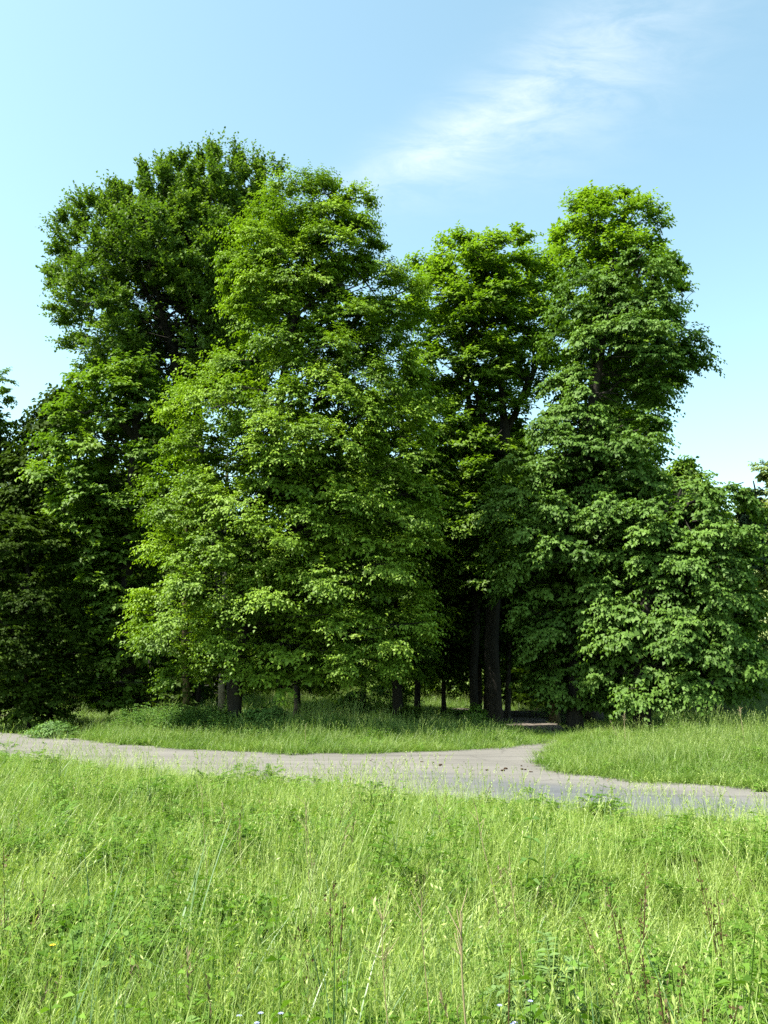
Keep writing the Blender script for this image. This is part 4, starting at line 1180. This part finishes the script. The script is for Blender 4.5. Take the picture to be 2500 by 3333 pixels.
sorrel('reddish brown sorrel with a dense dark head, right part of the meadow', 2050, 5.6, 2810)
sorrel('reddish sorrel with loose heads, just below and right of the dense-headed one', 2120, 5.0, 2960)
sorrel('reddish sorrel standing highest near the right edge of the meadow', 2345, 5.6, 2790)
sorrel('reddish sorrel low by the bottom right, among flattened grass', 2190, 4.6, 3080)
sorrel('brownish sorrel at the far left of the meadow', 62, 6.2, 2760)
sorrel('brownish sorrel near the middle of the meadow right of the tall dry stalk', 1085, 5.2, 2860)


def plant(name, label, px, Y, top, kind, mat, **kw):
    zt = {'herb': 0.72, 'pinnate': 0.52, 'blades': 0.68, 'flower': 0.5}[kind]
    if name == 'fern_frond': zt = 0.4
    Y = (EYE - zt) * F_PX / (top - 2180)
    T = at(px, top, Y); h = max(T[2], 0.2)
    base = np.array([T[0], Y, 0.0])
    root = empty(name, base, label, 'plant', None)
    g = Geo()
    if kind == 'herb': herb(g, kw.get('n', 1), h, kw.get('spread', .02), kw.get('L', .12), kw.get('W', .06), kw.get('pairs', 8), .3, .5, .005, .25)
    elif kind == 'pinnate': pinnate(g, kw.get('n', 16), h, kw.get('L', .24), 13, kw.get('lw', .05), kw.get('tint', .5), .1)
    elif kind == 'blades': blades(g, kw.get('n', 8), .06, h * .8, h * 1.15, kw.get('w', .010), kw.get('bend', .25), .5, .2, 6, .12)
    elif kind == 'flower':
        for q in range(kw.get('n', 1)):
            p = np.array([rng.normal(0, kw.get('spread', 0)), rng.normal(0, kw.get('spread', 0)), h * rng.uniform(.85, 1)])
            m = 7; an = np.arange(m) * 6.283 / m
            ax = nrm(np.stack([np.cos(an), np.sin(an), .25 + 0 * an], 1)); nn = np.array([0, 0, 1.0]) + 0 * ax; nn = nrm(nn - ax * (nn * ax).sum(1, keepdims=True))
            s_ = kw.get('L', .02)
            leaf_quads(g, p + 0 * ax, ax, nn, np.full(m, s_), np.full(m, s_ * .7), rng.uniform(.3, .9, m))
            gs = Geo(); tubes(gs, np.stack([p * [.5, .5, 0], p * [.8, .8, .5], p]), np.array([.002, .0017, .0014]), 3)
            link('stem', gs.mesh('flower_stem', MT['forb']), root)
    o = link('flower' if kind == 'flower' else 'leaves', g.mesh(name + '_leaves', MT[mat]), root)
    if kind == 'flower': o['kind'] = 'stuff'
    if kind in ('pinnate',):
        gs = Geo()
        for q in range(3):
            e = np.array([rng.normal(0, .04), rng.normal(0, .04), h * .85]); t = np.linspace(0, 1, 5)[:, None]
            tubes(gs, e * t, np.linspace(.006, .003, 5), 5, .7)
        link('stem', gs.mesh(name + '_stem', MT['forb']), root)


plant('thistle_plant', 'feathery grey-green plant with drooping leaves at the bottom right of centre', 1790, 4.4, 3060, 'pinnate', 'silver', n=24, L=.24, lw=.055, tint=.6)
plant('nettle_plant', 'single dark nettle rising above the grass below the blue-grey road', 1688, 7.2, 2615, 'herb', 'nettle', L=.13, W=.06, pairs=7)
plant('dock_plant', 'broad-leaved dock among grass near the right edge', 2330, 5.0, 2980, 'herb', 'forb', n=3, spread=.06, L=.09, W=.04, pairs=6)
plant('fern_frond', 'yellow-green fern frond at the bottom right', 2110, 3.9, 3290, 'pinnate', 'forb', n=6, L=.34, lw=.06, tint=.95)
plant('tansy_plant', 'dark feathery tansy in the left part of the meadow near the road', 500, 9.6, 2500, 'pinnate', 'forb', n=26, L=.2, lw=.04, tint=.3)
plant('tansy_plant', 'dark feathery tansy clump in the left middle of the meadow', 770, 7.0, 2640, 'pinnate', 'forb', n=30, L=.22, lw=.045, tint=.25)
plant('tansy_plant', 'dark feathery tansy at the meadow edge below the middle of the road', 1205, 9.0, 2520, 'pinnate', 'forb', n=24, L=.2, lw=.04, tint=.3)
plant('tansy_plant', 'dark feathery tansy right of the middle, left of the nettle', 1415, 6.6, 2680, 'pinnate', 'forb', n=20, L=.2, lw=.04, tint=.3)
plant('reed_grass', 'cluster of broad bluish blades in the left middle of the meadow', 330, 6.4, 2700, 'blades', 'blue', n=9, w=.012)
plant('reed_grass', 'broad bluish blades bending over, just left of the picture centre', 590, 6.2, 2740, 'blades', 'blue', n=8, w=.013)
plant('reed_grass', 'tall dark upright blade beside the nettle below the road', 1732, 7.2, 2560, 'blades', 'blue', n=2, w=.012, bend=.05)
plant('reed_grass', 'long arching blades at the bottom centre of the meadow', 1100, 4.2, 3060, 'blades', 'blue', n=9, w=.011, bend=.5)
plant('reed_grass', 'long arching blades in the bottom left of the meadow', 270, 4.3, 3130, 'blades', 'blue', n=7, w=.010, bend=.5)
plant('reed_grass', 'pale flattened blades in the bottom right corner', 2360, 4.3, 3110, 'blades', 'blue', n=16, w=.009, bend=.7)
plant('buttercup', 'single yellow flower low at the left of the meadow', 175, 4.9, 3020, 'flower', 'yellow', L=.014)
plant('speedwell', 'small pale blue flowers at the bottom left of centre', 835, 4.0, 3250, 'flower', 'bluepetal', n=4, spread=.05, L=.010)
plant('speedwell', 'small pale blue flowers beside the dark dry stalk at the bottom', 1660, 4.2, 3235, 'flower', 'bluepetal', n=4, spread=.05, L=.010)

# ------------------------------------------------------------------ dung on the road
def dung(label, px, py, s):
    p = gnd(px, py, 0.03)
    g = Geo()
    for q in range(int(rng.integers(3, 6))):
        c = np.array([rng.normal(0, s * .7), rng.normal(0, s * .5), s * .28])
        u_, v_ = 7, 5
        th = np.linspace(0, 2 * np.pi, u_, endpoint=False); ph = np.linspace(0.15, np.pi - .15, v_)
        V = np.array([[math.sin(b) * math.cos(a_), math.sin(b) * math.sin(a_), math.cos(b) * .7] for b in ph for a_ in th]) * s * .5
        V = V * (1 + rng.normal(0, .12, (len(V), 1))) + c * [.7, .7, 1]
        Fq = np.array([[i * u_ + j, i * u_ + (j + 1) % u_, (i + 1) * u_ + (j + 1) % u_, (i + 1) * u_ + j] for i in range(v_ - 1) for j in range(u_)])
        g.add(V, Fq)
    o = link('dung_clump', g.mesh('dung_clump', MT['dung'], True), None, (p[0], p[1], 0.032))
    tag(o, label, 'dung', 'dark dung clumps scattered on the pale road')


DL = 'small dark clump of dung lying on the pale road near the path junction'
for px, py, s in ((1378, 2487, .05), (1392, 2491, .045), (1430, 2490, .06), (1446, 2494, .05), (1496, 2498, .045), (1608, 2507, .06), (1648, 2509, .06), (1668, 2508, .07), (1684, 2510, .05), (1707, 2512, .06), (1742, 2510, .05), (1670, 2491, .04), (1215, 2475, .035), (1235, 2481, .035), (1300, 2480, .035), (1320, 2477, .03)):
    dung(DL, px + wr.uniform(-30, 30), py + wr.uniform(-9, 6), s * wr.uniform(0.4, 0.65))
